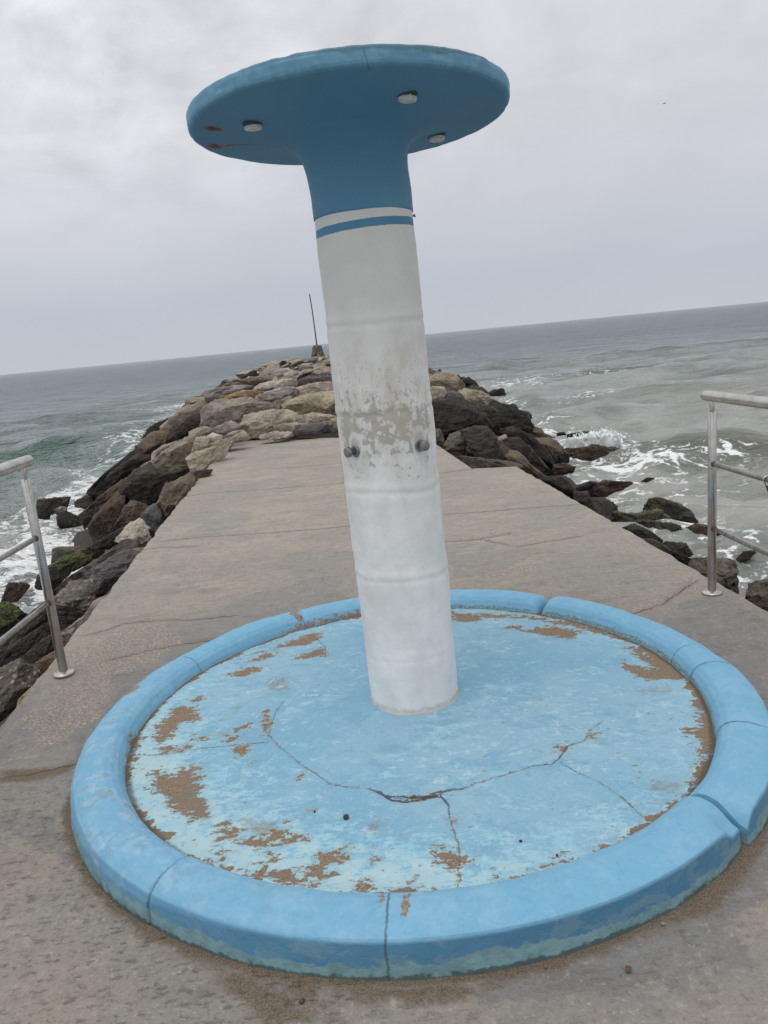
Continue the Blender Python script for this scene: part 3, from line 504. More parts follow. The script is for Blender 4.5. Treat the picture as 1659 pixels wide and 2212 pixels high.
# ------------------------------------------------------------------ sea
def build_sea():
    m, t = material('sea_water')
    g = t.geo('Position'); px, py, pz = t.xyz(g)
    foamd = t.attr('foam'); murk = t.attr('murk'); thin = t.attr('crest')
    n = t.noise(t.scl(g, .5, 1, 1), .35, 4, .55)
    far = t.step(t.vm('LENGTH', g), 18, 120)
    colr = t.mix(murk, (.175, .225, .215), (.262, .262, .242))
    colr = t.mix(t.m('MULTIPLY', far, .8), colr, (.118, .188, .180))
    colr = t.mix(t.m('MULTIPLY', t.step(t.m('ADD', t.m('MULTIPLY', n, .5), t.m('MULTIPLY', t.noise(t.scl(g, .4, 1, 1), .8, 6, .68, .3), .5)), .44, .62), .8), t.vm('SCALE', colr, sc=1.22), t.mix(.65, colr, (.045, .068, .068)))  # dark wavelet troughs and brighter facets painted into the water colour
    colr = t.mix(thin, colr, t.mix(murk, (.060, .115, .090), (.125, .128, .105)))
    # lacy foam : warped cells, their edges stay white, coverage widens the threads
    q = t.scl(g, .62, 1.0, 1.0)
    wv = t.vm('SUBTRACT', t.noisec(q, 1.5, 5, .62), (.5, .5, .5))
    qw = t.vm('ADD', q, t.vm('SCALE', wv, sc=1.1))
    e1 = t.vor(qw, 1.7, 'DISTANCE_TO_EDGE'); e2 = t.vor(qw, 4.6, 'DISTANCE_TO_EDGE'); e3 = t.noise(qw, 5.0, 6, .68)
    lace = t.m('MINIMUM', t.m('MULTIPLY', e1, 1.0), t.m('ADD', t.m('MULTIPLY', e2, 1.7), .05))
    lace = t.m('ADD', lace, t.m('MULTIPLY', t.m('SUBTRACT', e3, .5), .42))
    big = t.noise(q, .9, 3, .5)
    cov = t.m('MULTIPLY', foamd, t.lin(big, .32, .68, .45, 1.5))
    thr = t.m('MULTIPLY', t.m('SUBTRACT', cov, .12), .205)
    foam = t.step(t.m('SUBTRACT', thr, lace), -.03, .035)
    foam = t.m('MULTIPLY', foam, t.step(foamd, .04, .16))
    veil = t.m('MULTIPLY', t.step(foamd, .25, 1.0), .30)
    # scattered small whitecaps farther out
    wc = t.noise(t.scl(g, .10, .55, 1), 1.0, 5, .7)
    cap = t.m('MULTIPLY', t.step(wc, .712, .75), t.m('MULTIPLY', t.step(py, 18, 30), t.step(py, 900, 100)))
    foam = t.m('MAXIMUM', foam, t.m('MULTIPLY', cap, .55))
    colr = t.mix(veil, colr, (.36, .37, .36)); colr = t.mix(foam, colr, (.80, .82, .82))
    b1 = t.noise(t.scl(g, .40, 1, 1), .95, 6, .66, .5); b2 = t.noise(t.scl(g, .55, 1, 1), 5.0, 4, .6); b3 = t.noise(t.scl(g, .42, 1.0, 1), .42, 6, .66, .25)
    near = t.step(t.vm('LENGTH', g), 90, 12)
    calm = t.m('SUBTRACT', 1.0, t.m('MULTIPLY', t.m('MULTIPLY', murk, t.step(px, 0, 4)), .62)); nb = t.bump(b3, t.m('MULTIPLY', t.lin(t.vm('LENGTH', g), 10, 40, .55, 1.0), calm), 2.6); nb = t.bump(t.noise(t.scl(g, .14, .40, 1), .30, 7, .72), t.m('MULTIPLY', far, .9), 6.0, nb); nb = t.bump(b1, t.m('MULTIPLY', t.m('ADD', t.m('MULTIPLY', near, .30), .60), calm), .42, nb); nb = t.bump(b2, t.m('MULTIPLY', near, .35), .03, nb)
    nb = t.bump(t.m('ADD', foam, t.m('MULTIPLY', e3, foam)), .5, .03, nb)
    rough = t.mix(foam, (.16, .16, .16), (.85, .85, .85))
    t.bsdf(colr, t.m('ADD', t.m('MULTIPLY', foam, .65), t.lin(far, 0, 1, .07, .16)), nb, spec=.42, IOR=1.33)
    # fan grid around the viewer, fine in front, coarse behind
    azf = np.radians(np.concatenate([np.arange(-180, -42, 3.0), np.arange(-42, 42, .16), np.arange(42, 180, 3.0)]))
    rr = [2.0]
    while rr[-1] < 14000: r = rr[-1]; rr.append(r+max(.035, r*r*.00045 if r < 140 else r*.063))
    rr = np.array(rr); A, Rr = np.meshgrid(azf, rr); X = (Rr*np.sin(A)).ravel(); Y = (Rr*np.cos(A)).ravel(); rad = Rr.ravel()
    P3 = np.stack([X, Y, np.zeros_like(X)], -1)
    rng = np.random.default_rng(3)
    z = np.zeros_like(X)
    wob = fbm(P3*np.array([.12, .12, 1])+3.1, 2)
    for k in range(40):
        L = 10**rng.uniform(-.25, .95); amp = .0150*L**.80; th = rng.normal(0, .55); ph = rng.uniform(0, 6.28)
        kx, ky = math.sin(th)*2*math.pi/L, math.cos(th)*2*math.pi/L
        arg = kx*X+ky*Y+ph+wob*1.6
        fade = np.clip(L/(3.2*np.maximum(.035, rad*rad*.00045))-.5, 0, 1)*np.clip(1.6-rad/110, 0, 1)
        z += amp*fade*(1-2*np.abs(np.sin(arg*.5))**1.3)*.9
    z += .05*np.clip(1.4-rad/45, 0, 1)*fbm(P3*np.array([.7, 1.3, 1]), 4)
    # swells coming ashore : (crest y at x, slope, height, widths, x-range)
    crest = np.zeros_like(X)
    def swell(y0, slope, h, wb, wf, x0, x1, ragged=.5):
        nonlocal z, crest
        yc = y0+slope*X+ragged*fbm(np.stack([X*.35, X*0+y0, X*0], -1), 3)
        s = Y-yc; win = 1/(1+np.exp(-(X-x0)*2.2))*1/(1+np.exp((X-x1)*2.2))
        hh = h*win*(1+.35*pnoise(np.stack([X*.5, X*0+y0*3, X*0+2], -1)))
        prof = np.where(s > 0, np.exp(-(s/wb)**2), np.exp(-(s/wf)**2)); z += hh*prof
        crest = np.maximum(crest, win*np.where(s > 0, np.exp(-(s/.35)**2), np.exp(-((s+.35)/.75)**2))*min(1, h*3.2))
    swell(31.5, .35, .50, 2.6, 1.0, -60, -8.0, .7)
    swell(16.4, -.22, .36, 1.3, .55, 4.6, 30, .4)
    swell(42, -.15, .34, 3.0, 1.6, 4.5, 40, 1.2); swell(58, -.1, .42, 3.6, 2, 8, 70, 1.5); swell(30, -.2, .16, 2, 1.2, 5.5, 30, .8)
    swell(50, .25, .3, 3, 2, -80, -11, 1.2); swell(24, -.15, .10, 1.4, .8, 5.2, 22, .6)
    # foam coverage
    def blob(x, y, sx, sy): return np.exp(-((X-x)/sx)**2-((Y-y)/sy)**2)
    xl = np.interp(Y, MY, MXL); xr = np.interp(Y, MY, MXR)
    dl = xl-X; dr = X-xr                       # distance out from the rocks
    f = np.zeros_like(X)
    front = 17.2+.55*(X+8.8)+.8*fbm(np.stack([X*.4, Y*.1, X*0], -1), 3)     # the wash on the left reaches up to here
    front = np.where(X > -8.5, 17.4+2.6*np.maximum(X+8.5, 0), front)
    lw = (X < -2)*1/(1+np.exp((Y-front)*3.0))
    f = np.maximum(f, lw*np.clip(.68-.02*np.abs(dl), .36, 1))
    f = np.maximum(f, lw*np.exp(-((Y-front+.4)/.6)**2)*1.0)
    f = np.maximum(f, (X < 0)*np.exp(-(dl/.7)**2)*np.where(Y < 18, .7, .42)*np.clip((48-Y)/20, 0, 1))
    f = np.maximum(f, (X < -4)*np.exp(-((Y-30.2-.35*X-8.4+8.4)/.5)**2)*0)
    rw = (X > 2)*np.exp(-(np.maximum(dr, 0)/1.35)**2)*np.where(Y < 15.6, 1.0, np.clip(1-(Y-15.6)/2.0, .0, 1))
    f = np.maximum(f, rw*.39)
    f = np.maximum(f, (X > 2)*np.where(Y < 14.5, .17, 0)*np.exp(-(np.maximum(dr, 0)/4)**2))
    f = np.maximum(f, .72*blob(4.5, 14.6, 1.1, .5)); f = np.maximum(f, .8*blob(5.9, 14.5, 1.3, .25)); f = np.maximum(f, .6*blob(5.2, 16.9, 1.4, .5))
    f = np.maximum(f, (X > 2)*np.exp(-(dr/.7)**2)*np.clip((44-Y)/40, 0, .36))
    f = np.maximum(f, .45*blob(7.0, 39, 2.0, 1.2)); f = np.maximum(f, .28*blob(8.6, 29, 2.6, .8)); f = np.maximum(f, .25*blob(10, 40, 4, 1.0))
    f = np.maximum(f, .85*blob(-9.5, 34.2, 1.3, .9)); f = np.maximum(f, .7*blob(-11, 45, 2.2, 1.1)); f = np.maximum(f, .45*blob(-10.5, 38, 1.6, 2.0))
    f = np.maximum(f, (X < 0)*np.exp(-((dl)/1.2)**2)*np.clip((60-Y)/30, 0, .30))
    murk = np.clip(.5+.5*np.tanh((X-1)/3), 0, 1)*np.clip(1.25-Y/60, 0, 1)
    murk = np.maximum(murk, (X < 0)*np.clip(1-(Y-10)/12, 0, .7))
    z += .05*np.clip(f, 0, 1)*fbm(P3*2.4, 3)*(rad < 30)
    V = np.stack([X, Y, ZW+z], -1); nA = len(azf)
    F = grid_faces(len(rr), nA, True)
    o = mesh_obj('sea', V, F[:, ::-1], m, attrs=dict(foam=f, murk=murk, crest=np.clip(crest, 0, 1)))
    tag(o, kind='structure')
    return o
build_sea()

# ------------------------------------------------------------------ concrete walkway
def build_deck():
    m, t = material('worn_concrete')
    o = t.obj(); x, y, z = t.xyz(o)
    sd = t.attr('line_s'); nd = t.attr('line_d'); pale = t.attr('pale'); sand = t.attr('sand'); pit = t.attr('pit')
    n0 = t.noise(o, .55, 5, .55); n1 = t.noise(t.scl(o, 1.0, 1.25, 1), 1.3, 8, .70, .3); n2 = t.noise(o, 7, 5, .65); n3 = t.noise(o, 60, 4, .7); ng = t.noise(o, 220, 2, .6)
    warm = t.step(t.m('ADD', t.m('MULTIPLY', n1, .65), t.m('MULTIPLY', n0, .35)), .42, .60)
    tilt = t.step(y, 3.0, 6.5)
    c = t.mix(warm, t.mix(tilt, (.232, .222, .208), (.300, .275, .240)), t.mix(tilt, (.285, .252, .212), (.368, .325, .270)))
    sk = t.noise(t.scl(o, .85, 1.0, 1), 1.1, 9, .66, .5); skim = t.step(t.m('MAXIMUM', t.m('ADD', t.attr('skim'), t.m('MULTIPLY', t.m('SUBTRACT', sk, .5), .9)), t.m('MULTIPLY', t.m('SUBTRACT', sk, .565), .8)), -.006, .012); c = t.mix(t.m('MULTIPLY', skim, .85), c, t.mix(tilt, (.200, .196, .192), (.285, .270, .248)))
    c = t.mix(t.m('MULTIPLY', t.step(n1, .62, .74), .55), c, (.245, .24, .235))
    c = t.mix(t.m('MULTIPLY', t.step(n2, .60, .78), .22), c, (.12, .105, .095)); c = t.mix(t.m('MULTIPLY', t.step(n2, .42, .24), .28), c, (.40, .36, .315))
    c = t.mix(t.m('MULTIPLY', t.step(n3, .54, .70), .50), c, (.125, .11, .10)); c = t.mix(t.m('MULTIPLY', t.step(n3, .44, .28), .45), c, (.52, .47, .41))
    # brown stains drawn along the pours
    stain = t.m('MULTIPLY', t.step(t.noise(t.scl(o, .35, 3.2, 1), 1.6, 7, .72, .4), .56, .70), t.step(y, 4, 8))
    c = t.mix(t.m('MULTIPLY', stain, .08), c, (.21, .165, .13))
    n5 = t.noise(o, 19, 6, .75); n6 = t.noise(t.scl(o, .45, 1.5, 1), 5, 7, .75, .3)
    c = t.mix(t.m('MULTIPLY', t.step(n5, .52, .66), .42), c, t.vm('SCALE', c, sc=.50)); c = t.mix(t.m('MULTIPLY', t.step(n5, .46, .33), .38), c, t.vm('SCALE', c, sc=1.55)); c = t.mix(t.m('MULTIPLY', t.step(n6, .52, .64), .42), c, t.vm('MULTIPLY', c, (.70, .68, .66))); c = t.mix(t.m('MULTIPLY', t.step(n6, .46, .34), .28), c, t.vm('SCALE', c, sc=1.3))
    # pale rubble where the skin has broken away
    pm = t.step(t.m('ADD', pale, t.m('MULTIPLY', t.m('SUBTRACT', n2, .5), .22)), -.01, .015)
    chips = t.vor(o, 75, 'F1'); chipc = t.xyz(t.vor(o, 75, 'F1', 1.0, 1))[0]
    rub = t.mix(t.step(chips, .3, .6), t.mix(chipc, (.50, .45, .38), (.37, .32, .265)), (.27, .225, .185))
    pm = t.m('MULTIPLY', pm, t.step(n5, .36, .56)); c = t.mix(t.m('MULTIPLY', pm, .85), c, rub)
    # joints and cracks
    wob = t.m('MULTIPLY', t.m('SUBTRACT', t.noise(o, 16, 5, .7), .5), .030)
    wd = t.lin(t.noise(o, 2.4, 2, .5), .3, .7, .0003, .0038)
    wd = t.m('ADD', wd, t.m('MULTIPLY', t.m('MAXIMUM', t.m('SUBTRACT', y, 3.0), 0), .0007))
    ln = t.m('SUBTRACT', wd, t.m('ABSOLUTE', t.m('ADD', sd, wob)))
    crack = t.m('MULTIPLY', t.m('MULTIPLY', t.step(ln, -.003, .002), t.step(nd, .06, .045)), t.m('MAXIMUM', t.step(t.noise(o, 3.1, 4, .6), .34, .52), t.step(y, 5.2, 6.2, 0, .85)))
    halo = t.m('MULTIPLY', t.step(t.m('ADD', nd, t.m('MULTIPLY', n2, .05)), .075, .02), .35)
    c = t.mix(halo, c, (.17, .142, .118)); c = t.mix(t.m('MULTIPLY', crack, .62), c, (.07, .06, .052))
    # damp sand swept against the basin and into the hollows
    r = t.m('SQRT', t.m('ADD', t.m('POWER', t.m('SUBTRACT', x, BC[0]), 2), t.m('POWER', t.m('SUBTRACT', y, BC[1]), 2)))
    edge = t.m('SUBTRACT', 1.37, r)
    sm = t.m('MAXIMUM', sand, t.m('ADD', edge, t.step(y, 4.2, 2.2, -.06, .005)))
    sm = t.m('ADD', sm, t.m('ADD', t.m('MULTIPLY', t.m('SUBTRACT', n2, .5), .085), t.m('MULTIPLY', t.m('SUBTRACT', n3, .5), .03)))
    sm = t.step(t.m('ADD', sm, .004), -.012, .022)
    sandc = t.mix(t.step(ng, .4, .62), (.112, .084, .058), (.200, .155, .110)); sandc = t.mix(t.step(n3, .62, .75), sandc, (.34, .30, .25))
    c = t.mix(t.m('MULTIPLY', sm, .95), c, sandc)
    c = t.mix(t.m('MULTIPLY', t.step(ng, .58, .72), .25), c, (.07, .06, .05))
    h = t.m('ADD', t.m('MULTIPLY', n3, .55), t.m('ADD', t.m('MULTIPLY', n2, .9), t.m('MULTIPLY', ng, .18)))
    pv = t.vm('ADD', t.scl(o, 1.0, 2.6, 1), t.vm('SCALE', t.noisec(o, 9, 3), sc=.10))
    pits = t.m('MULTIPLY', t.m('MULTIPLY', t.step(t.vor(pv, 17, 'F1'), .34, .10), t.step(n5, .46, .62)), pit)
    pits2 = t.m('MULTIPLY', t.step(t.noise(t.scl(o, 1, 2.0, 1), 24, 4, .6), .56, .72), pit)
    h = t.m('SUBTRACT', h, t.m('MULTIPLY', t.m('ADD', pits, pits2), .95))
    c = t.mix(t.m('MULTIPLY', t.m('MULTIPLY', t.m('ADD', pits, pits2), t.step(n2, .45, .6)), .30), c, (.15, .125, .10))
    h = t.m('SUBTRACT', h, t.m('MULTIPLY', crack, 2.4)); h = t.m('ADD', h, t.m('MULTIPLY', t.m('MULTIPLY', pm, t.m('SUBTRACT', .5, chips)), 1.2))
    nb = t.bump(h, .75, .010)
    t.bsdf(c, t.lin(n1, .3, .7, .72, .92), nb, spec=.25)
    # two strips : the long one to the far end, and the wider shoulder on the right as far as the notch
    def top(x, y):
        P = np.stack([x, y, x*0], -1)
        q = .006*fbm(P*.9, 3)+.0012*fbm(P*9, 3)-.0*x
        s, dd = line_field(np.stack([x, y], -1), DECK_LINES); q -= .005*np.exp(-(s/.008)**2)*(dd < .05)
        return q
    def strip(fl, fr, y0, ye, nr, ncol, roughl, roughr):
        tt = np.linspace(0, 1, ncol); k = np.linspace(0, 1, nr)**1.7
        K, T = np.meshgrid(k, tt, indexing='ij')
        yend = ye[0]+(ye[1]-ye[0])*T; Yg = y0+(yend-y0)*K
        def edge(f, amp, seed):
            yy = Yg
            return f(yy)+amp*(fbm(np.stack([yy.ravel()*3.6, yy.ravel()*0+seed, yy.ravel()*0], -1), 4).reshape(yy.shape))
        L = edge(fl, roughl, 1.7); Rr = edge(fr, roughr, 8.9); Xg = L+(Rr-L)*T
        x = Xg.ravel(); yv = Yg.ravel(); V = np.stack([x, yv, top(x, yv)], -1); F = grid_faces(nr, ncol)
        # skirt round the strip
        idx = np.arange(nr*ncol).reshape(nr, ncol)
        loop = np.concatenate([idx[0, :], idx[1:, -1], idx[-1, -2::-1], idx[-2:0:-1, 0]])
        S = V[loop].copy(); S0 = S.copy(); S1 = S.copy(); S1[:, 2] -= .025
        out = S[:, :2]-np.stack([np.interp(S[:, 1], [y0, 14], [0, -1.0]), S[:, 1]], -1); out /= np.maximum(np.linalg.norm(out, axis=1), 1e-6)[:, None]
        S1[:, :2] += out*.008; S2 = S1.copy(); S2[:, 2] = -.30+.03*fbm(S*3, 2); S3 = S2.copy(); S3[:, 2] = -.8
        n0_ = len(V); m_ = len(loop); n = n0_+m_; V = np.concatenate([V, S0, S1, S2, S3]); fs = []
        a = np.arange(m_); b = (a+1) % m_
        fs.append(np.stack([n0_+a, n+a, n+b, n0_+b], -1)); fs.append(np.stack([n+a, n+m_+a, n+m_+b, n+b], -1)); fs.append(np.stack([n+m_+a, n+2*m_+a, n+2*m_+b, n+m_+b], -1))
        return V, np.concatenate([F]+fs)
    V1, F1 = strip(deck_l, lambda y: np.where(y > 8.65, 1.057-.095*(y-8.65), 1.057), -5.0, (14.25, 11.9), 520, 230, .022, 0)
    V2, F2 = strip(lambda y: np.full_like(y, 1.057), deck_r, -5.0, (8.70, 8.58), 420, 80, 0, .022)
    V = np.concatenate([V1, V2]); F = np.concatenate([F1, F2+len(V1)])
    P2 = V[:, :2]; s, dd = line_field(P2, DECK_LINES)
    pitf = np.clip((-.15-V[:, 0]+.5*(2.2-V[:, 1]))*1.4+.3, 0, 1)*np.clip((2.9-V[:, 1])*2.5, 0, 1)
    pitf = np.maximum(pitf, .25)
    ob = mesh_obj('concrete_path', V, F, m, attrs=dict(line_s=s, line_d=dd, pale=poly_sdf(P2, DECK_PALE), sand=poly_sdf(P2, DECK_SAND), pit=pitf, skim=poly_sdf(P2, DECK_SKIM)))
    tag(ob, kind='structure')
build_deck()
# ------------------------------------------------------------------ the shower
def paint_nodes(t, o, fresh, pale, seed):
    """weathered masonry paint: brush-scale mottling and fine grain; returns colour, grain, mottling"""
    q = t.vm('ADD', o, (seed, seed*.7, 0))
    n1 = t.noise(q, 5, 6, .65, .3); n2 = t.noise(q, 26, 5, .65); n3 = t.noise(q, 140, 3, .6)
    c = t.mix(t.m('MULTIPLY', t.step(n1, .50, .66), .55), fresh, pale)
    c = t.mix(t.m('MULTIPLY', t.step(n2, .56, .74), .35), c, pale)
    c = t.mix(t.m('MULTIPLY', t.step(n3, .56, .78), .22), c, t.mix(.6, c, (.05, .06, .06)))
    return c, n1, n2, n3

BLUE = (.155, .385, .615); PALEBLUE = (.26, .50, .67); MINT = (.36, .56, .57); DEEP = (.085, .235, .375)
BARE = (.235, .170, .120)

def build_shower():
    root = empty('beach_shower', (BC[0], BC[1], 0))
    tag(root, 'blue and white concrete beach shower with round canopy and peeling basin', 'shower')
    # --- basin floor
    m, t = material('peeling_blue_paint')
    o = t.obj(); x, y, z = t.xyz(o)
    th = t.attr('thick'); cs = t.attr('crack_s'); cd = t.attr('crack_d'); pe = t.attr('peel'); gr = t.attr('grime'); rad = t.vm('LENGTH', t.scl(o, 1, 1, 0))
    so = t.scl(o, 1.0, 1.55, 1)
    n1 = t.noise(so, 3.2, 6, .62, .4); n2 = t.noise(so, 13, 6, .68, .3); n3 = t.noise(so, 42, 5, .68); n4 = t.noise(o, 170, 3, .6); n0 = t.noise(o, 1.3, 3, .5)
    old = t.m('ADD', t.step(rad, .72, 1.10), t.m('MULTIPLY', t.m('SUBTRACT', t.step(t.m('ADD', t.m('MULTIPLY', x, -.8), t.m('MULTIPLY', y, -.8)), .1, 1.1), .55), .95))
    c = t.mix(t.step(n0, .38, .62), (.185, .385, .520), (.255, .430, .545))
    n5 = t.noise(so, 75, 4, .7); n6 = t.noise(so, 7, 7, .75, .5)
    c = t.mix(t.m('MULTIPLY', t.step(n6, .50, .60), .70), c, (.165, .350, .500)); c = t.mix(t.m('MULTIPLY', t.step(n5, .54, .68), .35), c, (.40, .60, .69)); c = t.mix(t.m('MULTIPLY', t.step(n5, .44, .30), .30), c, (.17, .33, .44))
    lt = t.step(t.m('ADD', t.m('MULTIPLY', n2, .7), t.m('ADD', t.m('MULTIPLY', n3, .5), t.m('MULTIPLY', old, .16))), .66, .76)
    c = t.mix(t.m('MULTIPLY', lt, .62), c, (.33, .565, .665))
    wash = t.step(t.noise(t.scl(o, .9, 1.6, 1), 6, 7, .74, .4), .54, .66)
    c = t.mix(t.m('MULTIPLY', t.m('MULTIPLY', wash, .55), t.step(rad, .95, .3)), c, (.37, .575, .68))
    # the older mint coat shows through in ragged flakes towards the edge
    mf = t.m('ADD', t.m('MULTIPLY', old, .26), t.m('ADD', t.m('MULTIPLY', t.m('SUBTRACT', n2, .5), .9), t.m('MULTIPLY', t.m('SUBTRACT', n3, .5), .55)))
    c = t.mix(t.m('MULTIPLY', t.step(mf, .265, .33), .78), c, t.mix(t.step(n1, .4, .6), (.43, .575, .575), (.37, .535, .590)))
    # grey grime and worn spots
    gm = t.step(t.m('ADD', gr, t.m('MULTIPLY', t.m('SUBTRACT', n3, .5), .16)), -.012, .03)
    c = t.mix(t.m('MULTIPLY', gm, .72), c, t.mix(t.step(n3, .42, .6), (.26, .30, .27), (.20, .19, .165)))
    c = t.mix(t.m('MULTIPLY', t.step(n1, .60, .75), .30), c, (.26, .37, .42))
    spk = t.m('ADD', t.m('MULTIPLY', n3, .65), t.m('MULTIPLY', n2, .35))
    c = t.mix(t.m('MULTIPLY', t.step(spk, .605, .635), t.step(rad, .2, .7, .35, .9)), c, (.22, .23, .20))
    # bare render where paint has come off
    pk = t.m('ADD', pe, t.m('ADD', t.m('MULTIPLY', t.m('SUBTRACT', t.noise(t.scl(o, 1.0, 1.9, 1), 17, 7, .74, .3), .5), .22), t.m('MULTIPLY', t.m('SUBTRACT', n3, .5), .13)))
    pk2 = t.m('SUBTRACT', t.m('ADD', t.m('MULTIPLY', t.m('SUBTRACT', n2, .5), .30), t.m('ADD', t.m('MULTIPLY', t.m('SUBTRACT', n3, .5), .22), t.m('MULTIPLY', t.m('SUBTRACT', n1, .5), .18))), t.lin(rad, .3, 1.1, .160, .060))
    rim = t.m('ADD', t.m('SUBTRACT', rad, t.m('SUBTRACT', 1.132, t.m('MULTIPLY', t.step(x, .2, .9), .012))), t.m('ADD', t.m('MULTIPLY', t.m('SUBTRACT', n2, .5), .07), t.m('MULTIPLY', t.m('SUBTRACT', t.noise(so, 6, 6, .7), .5), .26)))
    pk = t.m('MAXIMUM', pk, t.m('MAXIMUM', pk2, rim))
    edge = t.m('MULTIPLY', t.step(pk, -.016, -.004), t.step(pk, .006, -.001))
    peel = t.step(pk, -.002, .003)
    barec = t.mix(t.step(n4, .38, .66), (.185, .128, .088), (.285, .215, .155)); barec = t.mix(t.step(n3, .60, .72), barec, (.36, .25, .18)); barec = t.mix(t.step(n1, .5, .7), barec, (.20, .165, .13))
    c = t.mix(t.m('MULTIPLY', edge, .8), c, (.44, .63, .64)); c = t.mix(peel, c, barec)
    # small chips and scuffs
    ch = t.noise(t.scl(o, 1, 2.0, 1), 30, 5, .62, .3); chm = t.m('MULTIPLY', t.step(t.m('ADD', ch, t.m('MULTIPLY', t.step(rad, .35, 1.1), .055)), .672, .688), t.step(t.noise(o, 4.5, 3, .6), .46, .56))
    c = t.mix(t.m('MULTIPLY', chm, .85), c, t.mix(t.step(n3, .42, .6), (.20, .145, .105), (.30, .29, .25)))
    sc = t.noise(t.scl(o, 1.0, 1.35, 1), 21, 8, .78, .2); c = t.mix(t.m('MULTIPLY', t.m('MULTIPLY', t.step(sc, .525, .60), t.step(t.noise(so, 4.2, 5, .65), .42, .58)), t.m('MULTIPLY', t.m('SUBTRACT', 1.0, peel), .62)), c, (.44, .60, .675))
    # cracks
    wob = t.m('ADD', t.m('MULTIPLY', t.m('SUBTRACT', t.noise(o, 22, 5, .7), .5), .022), t.m('MULTIPLY', t.m('SUBTRACT', n4, .5), .006))
    cw = t.m('ADD', t.lin(t.noise(o, 6, 4, .65), .36, .70, -.0006, .0016), t.m('MULTIPLY', th, .0030))
    ln = t.m('SUBTRACT', cw, t.m('ABSOLUTE', t.m('ADD', cs, wob)))
    crk = t.m('MULTIPLY', t.step(ln, -.0022, .0012), t.step(cd, .05, .04))
    flake = t.m('MULTIPLY', t.step(t.m('ADD', t.m('SUBTRACT', .006, t.m('ABSOLUTE', t.m('ADD', cs, wob))), t.m('MULTIPLY', t.m('SUBTRACT', n3, .56), .08)), 0, .003), t.step(cd, .06, .04))
    c = t.mix(t.m('MULTIPLY', flake, .75), c, (.27, .18, .13)); c = t.mix(t.m('MULTIPLY', crk, t.m('ADD', .55, t.m('MULTIPLY', th, .35))), c, (.060, .042, .034))
    # dark line in the corner under the kerb
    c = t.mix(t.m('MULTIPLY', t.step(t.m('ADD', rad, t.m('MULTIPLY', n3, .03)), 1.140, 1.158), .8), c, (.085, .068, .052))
    h = t.m('ADD', t.m('MULTIPLY', n3, .35), t.m('ADD', t.m('MULTIPLY', n2, .7), t.m('MULTIPLY', n4, .12)))
    h = t.m('SUBTRACT', h, t.m('ADD', t.m('MULTIPLY', peel, .8), t.m('MULTIPLY', crk, 2.0))); h = t.m('ADD', h, t.m('MULTIPLY', edge, .25))
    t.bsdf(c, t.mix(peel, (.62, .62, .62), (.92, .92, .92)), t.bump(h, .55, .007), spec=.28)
    rr = np.concatenate([np.linspace(.15, .3, 12), np.linspace(.31, 1.02, 120), np.linspace(1.026, 1.19, 44)]); na = 760
    Rg, Ag = np.meshgrid(rr, np.linspace(0, 2*np.pi, na, endpoint=False), indexing='ij')
    X = (Rg*np.cos(Ag)).ravel(); Y = (Rg*np.sin(Ag)).ravel(); P2 = np.stack([X, Y], -1)
    cs_, cd_ = line_field(P2, FLOOR_CRACKS); pe_ = poly_sdf(P2, FLOOR_PEEL); gr_ = poly_sdf(P2, FLOOR_GRIME)
    P3 = np.stack([X, Y, X*0], -1)
    Z = np.interp(Rg.ravel(), [.15, .18, .26, 1.12, 1.2], [.105, .1, .092, .055, .045])+.0045*fbm(P3*3, 4)+.0012*fbm(P3*14, 3)-.003*(pe_ > 0)-.004*np.exp(-(cs_/.006)**2)*(cd_ < .04)
    mesh_obj('basin_floor', np.stack([X, Y, Z], -1), grid_faces(len(rr), na, True), m, root, attrs=dict(crack_s=cs_, crack_d=cd_, peel=pe_, grime=gr_, thick=np.exp(-(line_field(P2, [FLOOR_CRACKS[3]])[1]/.05)**2)+.5*np.exp(-(np.hypot(X-FLOOR_CRACKS[2][6][0], Y-FLOOR_CRACKS[2][6][1])/.08)**2)))
    # --- kerb
    m, t = material('blue_kerb_paint')
    o = t.obj(); x, y, z = t.xyz(o); q = t.scl(o, 1, 1, 1.4)
    wear = t.attr('wear'); dirt = t.attr('dirt')
    c, a1, a2, a3 = paint_nodes(t, q, (.172, .400, .575), (.255, .480, .630), 3.0)
    w2 = t.noise(q, 11, 6, .68, .4); w3 = t.noise(q, 55, 5, .7); w4 = t.noise(t.scl(o, 1, 1, 3), 20, 6, .72, .6)
    c = t.mix(t.m('MULTIPLY', t.step(w4, .52, .64), .38), c, (.275, .475, .60)); c = t.mix(t.m('MULTIPLY', t.step(w4, .46, .34), .35), c, (.120, .315, .475)); c = t.mix(t.m('MULTIPLY', t.step(w3, .56, .68), .28), c, (.14, .28, .40))
    c = t.mix(t.m('MULTIPLY', wear, t.step(w2, .42, .60)), c, t.mix(t.step(a2, .4, .6), (.29, .49, .62), (.20, .33, .43)))
    c = t.mix(t.m('MULTIPLY', t.step(a1, .58, .72), .35), c, (.19, .36, .53))
    out = t.attr('side')                                    # 1 on the upright outer face: deeper coat, its shade under top light painted in too
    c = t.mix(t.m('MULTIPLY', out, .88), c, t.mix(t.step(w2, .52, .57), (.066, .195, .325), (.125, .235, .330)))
    low = t.m('ADD', t.m('SUBTRACT', .046, z), t.m('ADD', t.m('MULTIPLY', t.m('SUBTRACT', a1, .5), .16), t.m('MULTIPLY', t.m('SUBTRACT', a2, .5), .04)))
    c = t.mix(t.m('MULTIPLY', t.m('MULTIPLY', t.step(low, -.002, .003), t.step(t.m('ADD', out, dirt), .05, .4)), .88), c, t.mix(t.step(a2, .4, .62), (.215, .36, .385), (.155, .275, .30)))
